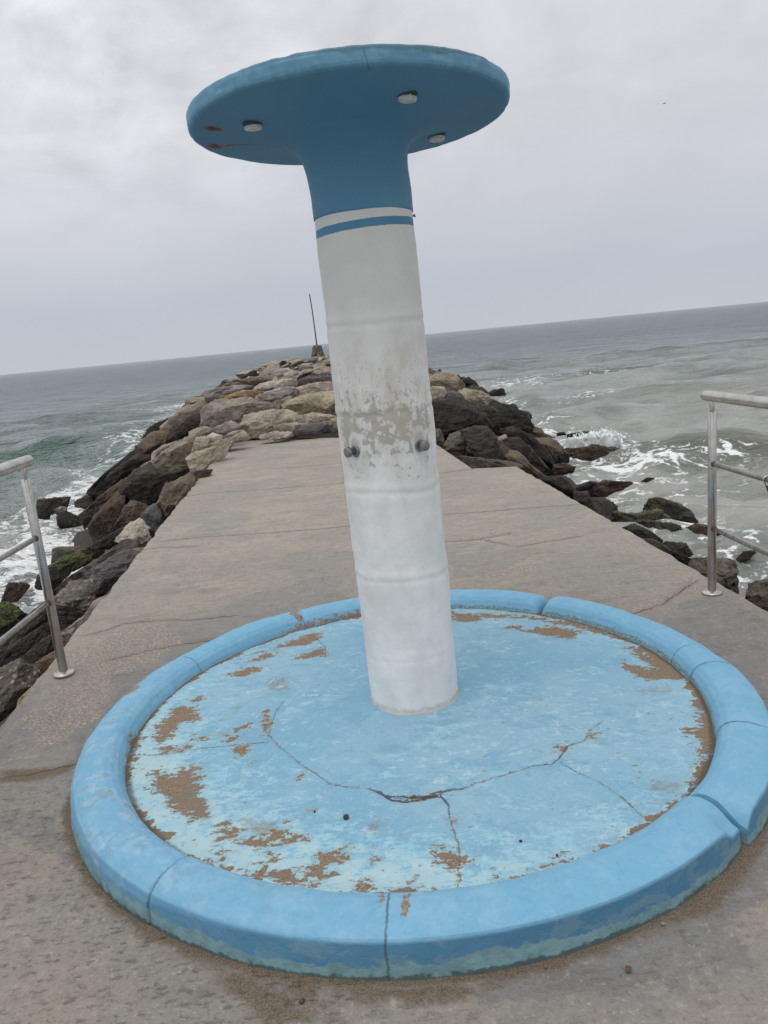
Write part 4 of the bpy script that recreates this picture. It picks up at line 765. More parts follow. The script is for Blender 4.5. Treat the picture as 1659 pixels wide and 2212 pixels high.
    foot = t.m('ADD', t.m('SUBTRACT', .012, z), t.m('ADD', t.m('MULTIPLY', t.m('SUBTRACT', a2, .5), .045), t.m('MULTIPLY', t.m('SUBTRACT', a1, .5), .03)))
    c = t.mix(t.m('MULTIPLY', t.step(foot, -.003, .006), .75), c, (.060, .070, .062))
    # grey-green dirt on the inner foot, thin chips
    c = t.mix(t.m('MULTIPLY', t.step(t.m('ADD', dirt, t.m('MULTIPLY', t.m('SUBTRACT', a2, .5), .9)), .45, .62), .75), c, t.mix(t.step(a3, .45, .6), (.10, .14, .14), (.33, .47, .46)))
    chip = t.m('SUBTRACT', t.m('ADD', t.m('MULTIPLY', t.m('SUBTRACT', a2, .5), .8), t.m('MULTIPLY', t.m('SUBTRACT', t.noise(q, 9, 5, .6), .5), .7)), .240)
    pe = t.attr('peel'); pe = t.m('ADD', pe, t.m('MULTIPLY', t.m('SUBTRACT', t.noise(q, 38, 5, .65), .5), .07))
    pk = t.m('MAXIMUM', t.m('MULTIPLY', chip, .3), pe)
    c = t.mix(t.step(pk, -.001, .003), c, t.mix(t.step(a3, .4, .6), (.20, .155, .125), (.31, .25, .20)))
    js = t.attr('joint_s')
    jl = t.m('ADD', js, t.m('MULTIPLY', t.m('SUBTRACT', t.noise(q, 30, 4, .7), .5), .018))
    jc = t.step(t.m('ABSOLUTE', jl), .0040, .0012)
    c = t.mix(t.m('MULTIPLY', jc, t.m('MULTIPLY', t.step(a1, .36, .56), .62)), c, (.06, .06, .058))
    h = t.m('ADD', t.m('MULTIPLY', a2, .9), t.m('ADD', t.m('MULTIPLY', a3, .2), t.m('MULTIPLY', t.noise(o, 13, 4, .55), 1.6))); h = t.m('SUBTRACT', h, t.m('MULTIPLY', t.step(pk, -.001, .003), .35)); h = t.m('SUBTRACT', h, jc)
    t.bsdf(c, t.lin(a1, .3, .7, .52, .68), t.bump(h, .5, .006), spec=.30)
    # cross sections (radius offset outwards, height): sharp shouldered in front, rolled on the left
    sharp = np.array([(1.350, -.02), (1.344, .03), (1.3365, .1070), (1.3345, .1120), (1.326, .1145), (1.29, .1235), (1.255, .1290), (1.215, .1285), (1.185, .119), (1.163, .101), (1.150, .078), (1.143, .05), (1.14, .03)])
    rolled = np.array([(1.347, -.02), (1.345, .03), (1.338, .068), (1.325, .092), (1.306, .109), (1.279, .122), (1.250, .128), (1.215, .127), (1.188, .117), (1.168, .100), (1.154, .074), (1.146, .05), (1.142, .03)])
    def prof(a):                                            # a in degrees
        k = np.clip(1-np.abs(((a-(-62)+180) % 360)-180-0)/66, 0, 1)**.35 if True else 0
        return sharp*k+rolled*(1-k)
    def fine(P, n=84):
        s = np.concatenate([[0], np.cumsum(np.linalg.norm(np.diff(P, axis=0), axis=1))]); q = np.linspace(0, s[-1], n)
        return np.stack([np.interp(q, s, P[:, 0]), np.interp(q, s, P[:, 1])], -1)
    segs = [  # from, to (deg), radial shift, lift, gap start, gap end (m at the crown)
        (-127.5, -96.2, .000, .000, .0025, -.0005), (-96.2, -47.0, .000, -.001, .0, .024), (-47.0, -23.7, .009, -.004, .010, .0), (-23.7, -.5, .005, -.003, .0, .002),
        (-.5, 51.5, .000, .0, .002, .016), (51.5, 117.5, -.004, -.004, .014, .006), (117.5, 184.5, .0, -.002, .006, .003), (184.5, 232.5, .004, .0, .0, .0025)]
    wearA = lambda a: np.clip(1-np.abs(((a-205+180) % 360)-180)/55, 0, 1)
    for i, (a0, a1_, dr, dz, g0, g1) in enumerate(segs):
        g0 = math.degrees(g0/1.25); g1 = math.degrees(g1/1.25)
        aa = np.linspace(a0+g0, a1_-g1, max(24, int((a1_-a0)*2.4)))
        # rounded ends: extra rows that pinch the section in
        L = ([(aa[0], .90, -.9), (aa[0], .965, -.35)] if i != 2 else [(aa[0], .985, -.25)])+[(a, 1, 0) for a in aa[0:]]+[(aa[-1], .965, .35), (aa[-1], .90, .9)]+([(aa[-1], .70, 2.4), (aa[-1], .5, 4.6)] if i == 1 else [])
        rows = []; att = dict(wear=[], dirt=[], side=[], peel=[], joint_s=[])
        for a, sc, sh in L:
            pf = fine(prof(a)); cen = np.array([1.245, .045]); pf = cen+(pf-cen)*sc
            r = pf[:, 0]+dr; zz = pf[:, 1]+dz; ar = math.radians(a)+sh*.006
            P = np.stack([r*math.cos(ar), r*math.sin(ar), zz], -1); rows.append(P)
        Vv = np.array(rows); nr, npf = Vv.shape[:2]; V = Vv.reshape(-1, 3)
        rad0 = np.hypot(V[:, 0], V[:, 1]); nn = fbm(V*2.2+5, 3); n2 = fbm(V*9, 3)
        dirn = np.stack([V[:, 0]/rad0*(rad0-1.245)/.1, V[:, 1]/rad0*(rad0-1.245)/.1, np.clip((V[:, 2]-.04)/.08, -1, 1)], -1)
        wob = fbm(np.stack([V[:, 0]*2.5, V[:, 1]*2.5, V[:, 0]*0+4], -1), 3)
        V = V+dirn*(.004*nn+.0018*n2)[:, None]; V[:, 2] += .004*wob*np.clip((V[:, 2]-.02)/.06, 0, 1)
        ang = np.degrees(np.arctan2(V[:, 1], V[:, 0]))
        # broken corners at the open gap and the notch on the inner left edge
        def dent(ad, rr_, wa, wr, dep):
            k = np.exp(-((((ang-ad+180) % 360)-180)*1.25*math.pi/180/wa)**2-((np.hypot(V[:, 0], V[:, 1])-rr_)/wr)**2); V[:, 2] -= dep*k
        dent(51.3, 1.25, .030, .2, .055); dent(-49.8, 1.33, .035, .05, .035); dent(-47.0, 1.33, .03, .06, .05); dent(-176, 1.15, .03, .03, .03); dent(117.5, 1.25, .02, .1, .02)
        s = np.tile(np.linspace(0, 1, npf), nr)
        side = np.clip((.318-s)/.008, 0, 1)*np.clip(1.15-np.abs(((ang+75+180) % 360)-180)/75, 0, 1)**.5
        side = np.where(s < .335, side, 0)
        dirt = np.clip((s-.80)/.14, 0, 1)*np.clip(.35+.9*np.cos(np.radians(ang-50)), .1, 1)+.25*np.exp(-((ang+96.2)/1.6)**2)*(s < .4)
        w = wearA(ang)*.9+.18
        pk = np.full(len(V), -1.0)
        R2 = np.hypot(V[:, 0], V[:, 1])
        for ad, rr_, sa, sr in ((-192.5, 1.285, .05, .03), (-94.0, 1.235, .010, .045), (-97.1, 1.21, .006, .03), (118.6, 1.215, .030, .05), (117.8, 1.15, .10, .012), (100, 1.148, .22, .010), (-176, 1.15, .05, .016), (33, 1.30, .03, .012), (-170, 1.146, .12, .006)):
            dd = 1-np.sqrt((((ang-ad+180) % 360-180)*math.pi/180*1.25/sa)**2+((R2-rr_)/sr)**2); pk = np.maximum(pk, dd*min(sa, sr))
        js = np.full(len(V), 1.0)
        for ad in (-127.3, -96.2, -23.7, -.5, 8.0, 151.0):
            v = (((ang-ad-2.2*(R2-1.25)/.1*0)+180) % 360-180)*math.pi/180*1.25; js = np.where(np.abs(v) < np.abs(js), v, js)
        js = np.where(((np.abs(((ang-151+180) % 360)-180) < 3) | (np.abs(ang-8) < 3)) & (s < .5), 1.0, js)
        F = grid_faces(nr, npf)
        cap0 = [list(range(npf))]; cap1 = [list(range((nr-1)*npf, nr*npf))]
        Fl = F[:, ::-1].tolist()+[cap0[0]]+[cap1[0][::-1]]
        kb = mesh_obj('kerb_segment', V.tolist(), Fl, m, root, attrs=dict(wear=w, dirt=dirt, side=side, peel=pk, joint_s=js)); kb.data.set_sharp_from_angle(angle=R_(24))
    # --- column
    lean = lambda z: (.010-.0145*z, .010)
    m, t = material('white_column_paint')
    o = t.obj(); x, y, z = t.xyz(o)
    n1 = t.noise(t.scl(o, 1, 1, .55), 6, 6, .62, .3); n2 = t.noise(t.scl(o, 1, 1, .9), 34, 6, .70, .4); n3 = t.noise(o, 150, 3, .6); n4 = t.noise(t.scl(o, 1, 1, .5), 15, 6, .66, .3)
    c = t.mix(t.step(n1, .35, .68), (.83, .825, .80), (.715, .705, .675))
    c = t.mix(t.m('MULTIPLY', t.step(z, 1.15, 1.75), .55), c, (.60, .585, .555))  # greyer upwards: shade of the canopy put into the paint colour
    c = t.mix(t.m('MULTIPLY', t.step(n3, .55, .75), .12), c, (.45, .44, .41))
    # worn band where people lean on the column
    zb = t.m('SUBTRACT', 1.0, t.m('ABSOLUTE', t.m('DIVIDE', t.m('SUBTRACT', z, 1.235), .185)))
    zg = t.m('SUBTRACT', 1.0, t.m('ABSOLUTE', t.m('DIVIDE', t.m('SUBTRACT', z, 1.30), .34)))
    ang = t.step(t.m('MULTIPLY', y, -1), -.02, .10)
    smear = t.m('MULTIPLY', t.m('MULTIPLY', t.step(t.m('ADD', t.m('MULTIPLY', n4, .6), t.m('ADD', t.m('MULTIPLY', n1, .35), t.m('MULTIPLY', zg, .22))), .52, .78), ang), .62)
    c = t.mix(smear, c, (.51, .465, .39))
    wf = t.m('ADD', t.m('ADD', t.m('MULTIPLY', t.m('SUBTRACT', n2, .5), 1.25), t.m('MULTIPLY', t.m('SUBTRACT', n1, .5), .8)), t.m('MULTIPLY', t.m('SUBTRACT', zb, .62), .30))
    wf = t.m('SUBTRACT', wf, t.m('MULTIPLY', t.m('SUBTRACT', 1, ang), 1.0))
    btn = 9.0
    for bx, by, bz in ((-.131, -.135, 1.155), (.108, -.134, 1.155)):
        dd = t.vm('LENGTH', t.scl(t.vm('SUBTRACT', o, (bx, by, bz+.012)), 1, 1, .62)); btn = t.m('MINIMUM', btn, dd)
    btn = t.m('ADD', btn, t.m('MULTIPLY', t.m('SUBTRACT', n2, .5), .03))
    keep = t.m('MAXIMUM', t.step(btn, .030, .042), t.m('MULTIPLY', t.step(x, -.02, .05), .55))
    flk = t.m('MULTIPLY', t.step(wf, .015, .05), keep)
    c = t.mix(t.m('MULTIPLY', flk, .85), c, t.mix(t.step(n4, .45, .58), (.40, .375, .335), (.47, .42, .34)))
    fs = t.noise(t.scl(o, 1, 1, .5), 70, 5, .7); c = t.mix(t.m('MULTIPLY', t.m('MULTIPLY', t.step(fs, .54, .62), t.step(zg, .2, .75)), t.m('MULTIPLY', ang, t.m('MULTIPLY', keep, .6))), c, (.43, .395, .33))
    c = t.mix(t.m('MULTIPLY', t.m('SUBTRACT', 1, keep), .5), c, (.76, .775, .77))
    c = t.mix(t.m('MULTIPLY', t.step(btn, .030, .018), .55), c, (.38, .36, .33))
    # fine run below the right button, dirty foot
    run = t.m('MULTIPLY', t.step(t.m('ABSOLUTE', t.m('ADD', t.m('SUBTRACT', x, .112), t.m('MULTIPLY', n1, .01))), .0016, .0006), t.m('MULTIPLY', t.step(z, .97, 1.0), t.step(z, 1.15, 1.12)))
    c = t.mix(t.m('MULTIPLY', run, .35), c, (.45, .44, .42))
    ft = t.m('ADD', t.m('SUBTRACT', .122, z), t.m('MULTIPLY', t.m('SUBTRACT', n2, .5), .05))
    c = t.mix(t.m('MULTIPLY', t.step(ft, -.012, .016), .62), c, (.40, .335, .26))
    # painted blue ring and the edge of the blue top coat
    jag = t.m('ADD', t.m('MULTIPLY', t.m('SUBTRACT', t.noise(t.scl(o, 1, 1, .3), 26, 4, .7), .5), .007), t.m('MULTIPLY', x, -.04))
    zz = t.m('ADD', z, jag)
    ring = t.m('MULTIPLY', t.step(zz, 1.9245, 1.9255), t.step(zz, 1.9535, 1.9525)); topc = t.step(zz, 1.9835, 1.9845)
    bl = t.mix(t.step(n1, .35, .7), (.085, .235, .370), (.105, .265, .39))
    c = t.mix(ring, c, bl)
    h = t.m('ADD', t.m('MULTIPLY', n2, .6), t.m('ADD', t.m('MULTIPLY', n3, .15), t.m('MULTIPLY', t.noise(o, 14, 3, .5), 1.2))); h = t.m('SUBTRACT', h, t.m('MULTIPLY', flk, .3))
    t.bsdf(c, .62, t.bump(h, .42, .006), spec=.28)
    nz = 330; na = 150; zs = np.linspace(.06, 2.03, nz); aa = np.linspace(0, 2*np.pi, na, endpoint=False)
    Z, A = np.meshgrid(zs, aa, indexing='ij'); Zr = Z.ravel(); Ar = A.ravel()
    r = np.interp(Zr, [.06, .3, .66, 1.3, 1.9, 2.03], [.181, .181, .184, .184, .179, .178])
    P = np.stack([np.cos(Ar)*.18, np.sin(Ar)*.18, Zr], -1)
    r = r+.0030*fbm(P*4, 3)+.0010*fbm(P*18, 3)
    for zj, amp in ((1.615, .0032), (1.295, .0036), (1.00, .0030), (.66, .0026), (.33, .0012)):
        dz = Zr-zj+.010*fbm(np.stack([np.cos(Ar)*.9, np.sin(Ar)*.9, Ar*0+zj*9], -1), 3)
        r += amp*.85*np.exp(-((dz-.008)/.016)**2)-amp*.75*np.exp(-((dz+.012)/.012)**2)+.0018*np.tanh(dz/.02)*np.exp(-(dz/.12)**2)*np.sign(np.sin(zj*37))
    r += .007*np.exp(-(np.maximum(Zr-.092, 0)/.012)**2)*np.maximum(.2, 1+1.1*fbm(P*11, 3))
    lx = .010-.0145*Zr; V = np.stack([lx+r*np.cos(Ar), .010+r*np.sin(Ar), Zr], -1)
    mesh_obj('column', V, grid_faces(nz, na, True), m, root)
    # --- canopy with its flared neck
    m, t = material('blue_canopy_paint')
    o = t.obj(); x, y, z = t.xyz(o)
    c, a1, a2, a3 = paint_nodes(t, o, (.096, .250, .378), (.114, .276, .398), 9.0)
    rim_ = t.attr('rim_lit_tint'); c = t.mix(t.m('MULTIPLY', rim_, t.step(a1, .25, .6, .6, 1.0)), c, t.mix(t.step(a2, .42, .62), (.125, .295, .430), (.165, .345, .470)))  # paler blue on the rim: brighter light there put into the colour
    rust = t.attr('rust'); rk = t.m('ADD', rust, t.m('MULTIPLY', t.m('SUBTRACT', t.noise(o, 45, 5, .7), .5), .075))
    c = t.mix(t.m('MULTIPLY', t.step(t.m('ADD', rk, .022), -.004, .022), .35), c, (.16, .19, .17))
    c = t.mix(t.step(rk, -.003, .006), c, t.mix(t.step(a2, .4, .6), (.22, .075, .025), (.085, .030, .016)))
    rl = t.m('ADD', t.attr('rim_line'), t.m('MULTIPLY', t.m('SUBTRACT', a2, .5), .02))
    c = t.mix(t.m('MULTIPLY', t.step(t.m('ABSOLUTE', rl), .0045, .001), .45), c, (.05, .09, .12))
    wear = t.step(t.m('ADD', z, t.m('MULTIPLY', t.m('SUBTRACT', a1, .5), .07)), 2.340, 2.352)
    c = t.mix(t.m('MULTIPLY', wear, .75), c, (.075, .16, .20))
    h = t.m('ADD', t.m('MULTIPLY', a2, .6), t.m('MULTIPLY', a3, .12))
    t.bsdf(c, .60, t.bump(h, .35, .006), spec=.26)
    pf = [(.1770, 1.9825), (.1812, 1.9845), (.1808, 2.06), (.1805, 2.11), (.1815, 2.140), (.186, 2.170), (.195, 2.198), (.214, 2.224), (.250, 2.247), (.305, 2.264), (.36, 2.273), (.43, 2.281), (.50, 2.287), (.537, 2.2895),
          (.549, 2.2925), (.556, 2.298), (.5585, 2.307), (.559, 2.330), (.557, 2.342), (.551, 2.348), (.540, 2.351), (.4, 2.360), (.2, 2.366), (.002, 2.368)]
    pf = np.array(pf); s = np.concatenate([[0], np.cumsum(np.linalg.norm(np.diff(pf, axis=0), axis=1))])
    q = np.sort(np.concatenate([np.linspace(0, s[1], 4), np.linspace(s[1], s[13], 96)[1:], np.linspace(s[13], s[20], 40)[1:], np.linspace(s[20], s[-1], 24)[1:]]))
    pr = np.interp(q, s, pf[:, 0]); pz = np.interp(q, s, pf[:, 1]); na = 260
    Q, A = np.meshgrid(np.arange(len(q)), np.linspace(0, 2*np.pi, na, endpoint=False), indexing='ij')
    r = pr[Q].ravel(); zc = pz[Q].ravel(); A = A.ravel(); P = np.stack([r*np.cos(A), r*np.sin(A), zc], -1)
    k = np.clip((r-.2)/.3, 0, 1); rimk = np.clip((r-.53)/.02, 0, 1)
    zc = zc+.0020*k*fbm(P*5, 3)+rimk*.0015*fbm(P*11, 3)+np.where(zc > 2.335, 1, 0)*rimk*.003*np.minimum(fbm(P*np.array([16, 16, 3]), 3), 0.2)
    r = r+rimk*(.0035*fbm(P*3+3, 2)+.0022*fbm(P*19, 3))+(1-k)*.0018*fbm(P*5, 2)
    cx = .010-.0145*zc; kk = np.clip((zc-2.06)/.2, 0, 1); cx = cx*(1-kk)+(-.036)*kk; cy = .010*(1-kk)+.003*kk
    X = cx+r*np.cos(A); Y = cy+r*np.sin(A)
    Zt = zc+k*(.007*r*np.cos(A)-.017*r*np.sin(A))
    deg = np.degrees(A); rust_ = np.full(len(A), -1.0)
    for ad, rr_, sa, sr in ((197, .480, .026, .030), (171.5, .500, .030, .026), (172, .43, .004, .09)):
        dd = 1-np.sqrt((((deg-ad+180) % 360-180)*math.pi/180*rr_/sa)**2+((r-rr_)/sr)**2); rust_ = np.maximum(rust_, np.where(zc < 2.30, dd*min(sa, sr), -1))
    v = (((deg-276)+180) % 360-180)*math.pi/180*.56+(zc-2.32)*.35; rl_ = np.where(r > .52, v, 1)
    v2 = (((deg-184)+180) % 360-180)*math.pi/180*.5; rl_ = np.where((np.abs(v2) < .03) & (r > .44) & (zc < 2.3), v2, rl_)
    mesh_obj('canopy', np.stack([X, Y, Zt], -1), grid_faces(len(q), na, True), m, root, attrs=dict(rust=rust_, rim_line=rl_, rim_lit_tint=np.clip((r-.541)/.014, 0, 1)))
    # --- shower heads under the canopy
    mw, t = material('white_plastic'); o = t.obj(); n = t.noise(o, 60, 4, .6)
    t.bsdf(t.mix(t.step(n, .45, .7), (.66, .64, .60), (.45, .43, .39)), .45, t.bump(n, .2, .002), spec=.4)
    md, t = material('dirty_mortar'); n = t.noise(t.obj(), 80, 4, .6); t.bsdf(t.mix(n, (.03, .04, .04), (.11, .12, .11)), .9, t.bump(n, .5, .004))
    for ad in (-149, -60, 30):
        a = R_(ad); hx, hy = -.036+.372*math.cos(a), .003+.372*math.sin(a); hz = 2.2755+.007*.372*math.cos(a)-.017*.372*math.sin(a)
        V, F = round_cyl(.030, -.020, .012, .006, 36); hd = mesh_obj('shower_head', V, F, mw, root); hd.location = (hx, hy, hz); hd.rotation_euler = (R_(-3), R_(2), a)
        V, F = lathe([(.024, -.010), (.0315, -.009), (.0335, -.003), (.033, .012)], 28); V = [Vector(v)+Vector((v[0], v[1], 0))*.12*pnoise(np.array([[v[0]*60, v[1]*60, ad]]))[0] for v in V]
        mesh_obj('mortar_ring', V, F, md, hd)
    # --- push buttons
    mm, t = material('weathered_steel'); o = t.obj(); n = t.noise(o, 90, 4, .65); t.bsdf(t.mix(t.step(n, .4, .65), (.20, .205, .21), (.32, .32, .315)), .42, t.bump(n, .15, .002), metal=.75, spec=.5)
    for ad, yaw in ((-133, -22), (-51, -16)):
        a = R_(ad); c0 = Vector((-.007+.182*math.cos(a), .010+.182*math.sin(a), 1.155)); aim = a+R_(yaw)*.6
        V, F = lathe([(.0140, .0), (.0140, .024), (.0185, .025), (.0197, .027), (.0197, .036), (.0190, .0385), (.0150, .0402), (.004, .0412), (.0005, .0413)], 36)
        b = mesh_obj('push_button', V, F, mm, root); b.location = c0; b.rotation_euler = (0, R_(90), aim)
        V, F = lathe([(.025, -.02), (.0245, .002), (.0225, .005), (.017, .006)], 32); mesh_obj('flange', V, F, mm, b)
    # --- small fitting on the right of the blue ring
    V, F = joinVF([tube([(0, 0, 0), (.022, 0, -.001)], .004, 10), tube([(.016, 0, -.001), (.024, 0, .004), (.030, 0, -.004), (.034, 0, -.006)], [.006, .008, .006, .002], 10)])
    hk = mesh_obj('drip_nozzle', V, F, mm, root); hk.location = (-.018+.166, .01-.02, 1.968); hk.scale = (.62, .62, .62)
    return root
build_shower()
# ------------------------------------------------------------------ boulders
def rock_material(name, moss=0.0, weed=0.0, barn=0.0, pit=0.0):
    m, t = material(name)
    o = t.obj(); P = t.geo('Position'); N = t.geo('Normal'); nz = t.xyz(N)[2]; pz = t.xyz(P)[2]
    info = t.node('ShaderNodeObjectInfo'); colr = info.outputs['Color']; alpha = info.outputs['Alpha']; rnd = info.outputs['Random']
    q = t.vm('ADD', o, t.vm('SCALE', (13.1, 7.7, 3.3), sc=rnd))
    n1 = t.noise(q, 1.8, 6, .62, .5); n2 = t.noise(q, 8, 6, .66, .3); n3 = t.noise(q, 40, 5, .68); n4 = t.noise(t.scl(q, 1, 1, 3.5), 5, 5, .6, .6)
    c = t.mix(t.step(n1, .36, .66), t.vm('MULTIPLY', colr, (.72, .70, .68)), t.vm('MULTIPLY', colr, (1.22, 1.21, 1.19)))
    c = t.mix(t.m('MULTIPLY', t.step(n2, .54, .72), .50), c, t.vm('MULTIPLY', colr, (.50, .47, .44)))
    c = t.mix(t.m('MULTIPLY', t.step(n4, .55, .70), .22), c, (.34, .275, .195)) if not weed else c
    c = t.mix(t.m('MULTIPLY', t.step(n3, .56, .74), .45), c, t.vm('MULTIPLY', colr, (.42, .40, .38)))
    c = t.mix(t.m('MULTIPLY', t.step(n3, .42, .28), .25), c, t.vm('MULTIPLY', colr, (1.5, 1.48, 1.42)))
    # black growth of the splash zone, higher on stones with a large alpha
    lv = t.m('ADD', t.m('SUBTRACT', t.m('MULTIPLY', alpha, 1.0), .5), t.m('ADD', t.m('MULTIPLY', t.m('SUBTRACT', n1, .5), 1.1), t.m('MULTIPLY', t.m('SUBTRACT', n2, .5), .7)))
    lv = t.m('ADD', lv, t.m('MULTIPLY', t.m('SUBTRACT', -.62, pz), .55)); lv = t.m('SUBTRACT', lv, t.m('MULTIPLY', nz, .10))
    dk = t.step(lv, -.10, .10)
    c = t.mix(t.m('MULTIPLY', dk, .90), c, t.mix(t.step(n2, .45, .68), (.015, .0135, .0125), (.048, .040, .033)))
    c = t.mix(t.m('MULTIPLY', t.m('MULTIPLY', dk, t.step(n3, .57, .70)), .55), c, (.15, .135, .115))
    if weed:
        c = t.mix(weed, c, t.mix(t.step(n2, .42, .62), (.022, .012, .009), (.085, .042, .026))); c = t.mix(t.m('MULTIPLY', t.step(t.m('ADD', n2, t.m('MULTIPLY', nz, .12)), .60, .72), .6), c, (.075, .085, .024))
    if moss:
        mk = t.step(t.m('ADD', t.m('MULTIPLY', nz, .42), t.m('ADD', t.m('MULTIPLY', t.m('SUBTRACT', n1, .5), 1.0), t.m('MULTIPLY', t.m('SUBTRACT', n3, .5), .4))), .62-moss*.52, .86-moss*.52)
        c = t.mix(t.m('MULTIPLY', mk, .92), c, t.mix(t.step(n3, .38, .64), (.030, .044, .010), (.110, .150, .026)))
    if barn:
        b = t.m('MULTIPLY', t.step(t.vor(q, 26, 'F1'), .40, .22), t.step(t.m('ADD', n2, t.m('MULTIPLY', nz, .1)), .50, .62))
        c = t.mix(t.m('MULTIPLY', b, barn), c, (.42, .40, .34))
    wet = t.m('MAXIMUM', t.step(pz, -.95, -1.15), t.m('MULTIPLY', dk, .35))
    h = t.m('ADD', t.m('MULTIPLY', n2, 1.0), t.m('ADD', t.m('MULTIPLY', n3, .34), t.m('MULTIPLY', n4, .9)))
    if pit: h = t.m('SUBTRACT', h, t.m('MULTIPLY', t.step(t.vor(q, 9, 'SMOOTH_F1'), .38, .16), pit)); c = t.mix(t.m('MULTIPLY', t.step(t.vor(q, 9, 'SMOOTH_F1'), .36, .18), .6), c, (.03, .026, .022))
    t.bsdf(c, t.lin(wet, 0, 1, .88, .34), t.bump(h, 1.0, .040), spec=.32)
    return m
MROCK = rock_material('limestone'); MMOSS = rock_material('mossy_limestone', moss=.62); MGREEN = rock_material('green_mossy_limestone', moss=.95)
MWEED = rock_material('weedy_rock', weed=.8); MBARN = rock_material('barnacled_rock', barn=.75); MPIT = rock_material('pitted_rock', pit=1.2)
# kind -> colour, amount of black growth, material
KIND = dict(brownwet=((.115, .085, .062), .48, MROCK), grey=((.300, .270, .245), .18, MROCK), orange=((.35, .235, .14), .08, MROCK), pale=((.43, .375, .315), .06, MROCK), ochre=((.40, .345, .255), .10, MROCK), brown=((.175, .135, .102), .45, MROCK),
    tan=((.365, .315, .250), .12, MROCK), greytan=((.335, .295, .250), .14, MROCK), slate=((.115, .112, .116), .42, MROCK), dark=((.060, .051, .045), .70, MROCK), browntan=((.305, .255, .20), .32, MROCK),
    black=((.036, .033, .030), .84, MROCK), tandark=((.37, .315, .25), .43, MROCK), browntall=((.165, .130, .098), .48, MROCK), darkgrey=((.105, .096, .087), .55, MROCK), mossblock=((.15, .135, .10), .42, MMOSS),
    mossgreen=((.10, .10, .06), .5, MGREEN), weed=((.07, .045, .035), .55, MWEED), mossdark=((.08, .075, .05), .6, MGREEN), slatelong=((.16, .145, .132), .46, MROCK), barnacle=((.135, .12, .105), .55, MBARN),
    edge=((.26, .22, .19), .28, MROCK), browndark=((.15, .11, .08), .5, MROCK), yellow=((.44, .35, .20), .08, MROCK), browncap=((.30, .245, .18), .30, MROCK), blackbig=((.045, .041, .039), .78, MROCK),
    brownround=((.150, .130, .112), .40, MROCK), flat=((.10, .09, .08), .66, MROCK), brownlong=((.15, .118, .090), .46, MROCK), weedbig=((.10, .065, .045), .5, MWEED), mossbrown=((.095, .075, .050), .5, MMOSS), mossflat=((.16, .14, .10), .36, MMOSS),
    pitted=((.135, .118, .094), .38, MPIT))

def crag(P, n, size, rng, amp=1.0):
    """rough stone relief: bedding, fractures and lumps, pushed along n"""
    ax = rng.normal(size=3); ax /= np.linalg.norm(ax); off = rng.uniform(0, 50, 3); Q = P/size
    lay = Q+ax*((Q@ax)*2.6)[:, None]
    dsp = .030*fbm(Q*1.7+off, 3)+.040*fbm(lay*2.0+off*2, 4, .55)-.050*np.maximum(ridged(Q*1.35+off, 2)-.55, 0)*1.6+.030*fbm(Q*7+off, 4, .62)+.042*np.round(fbm(lay*1.3+off, 2)*3)/3
    return P+n*(dsp*size*amp)[:, None]

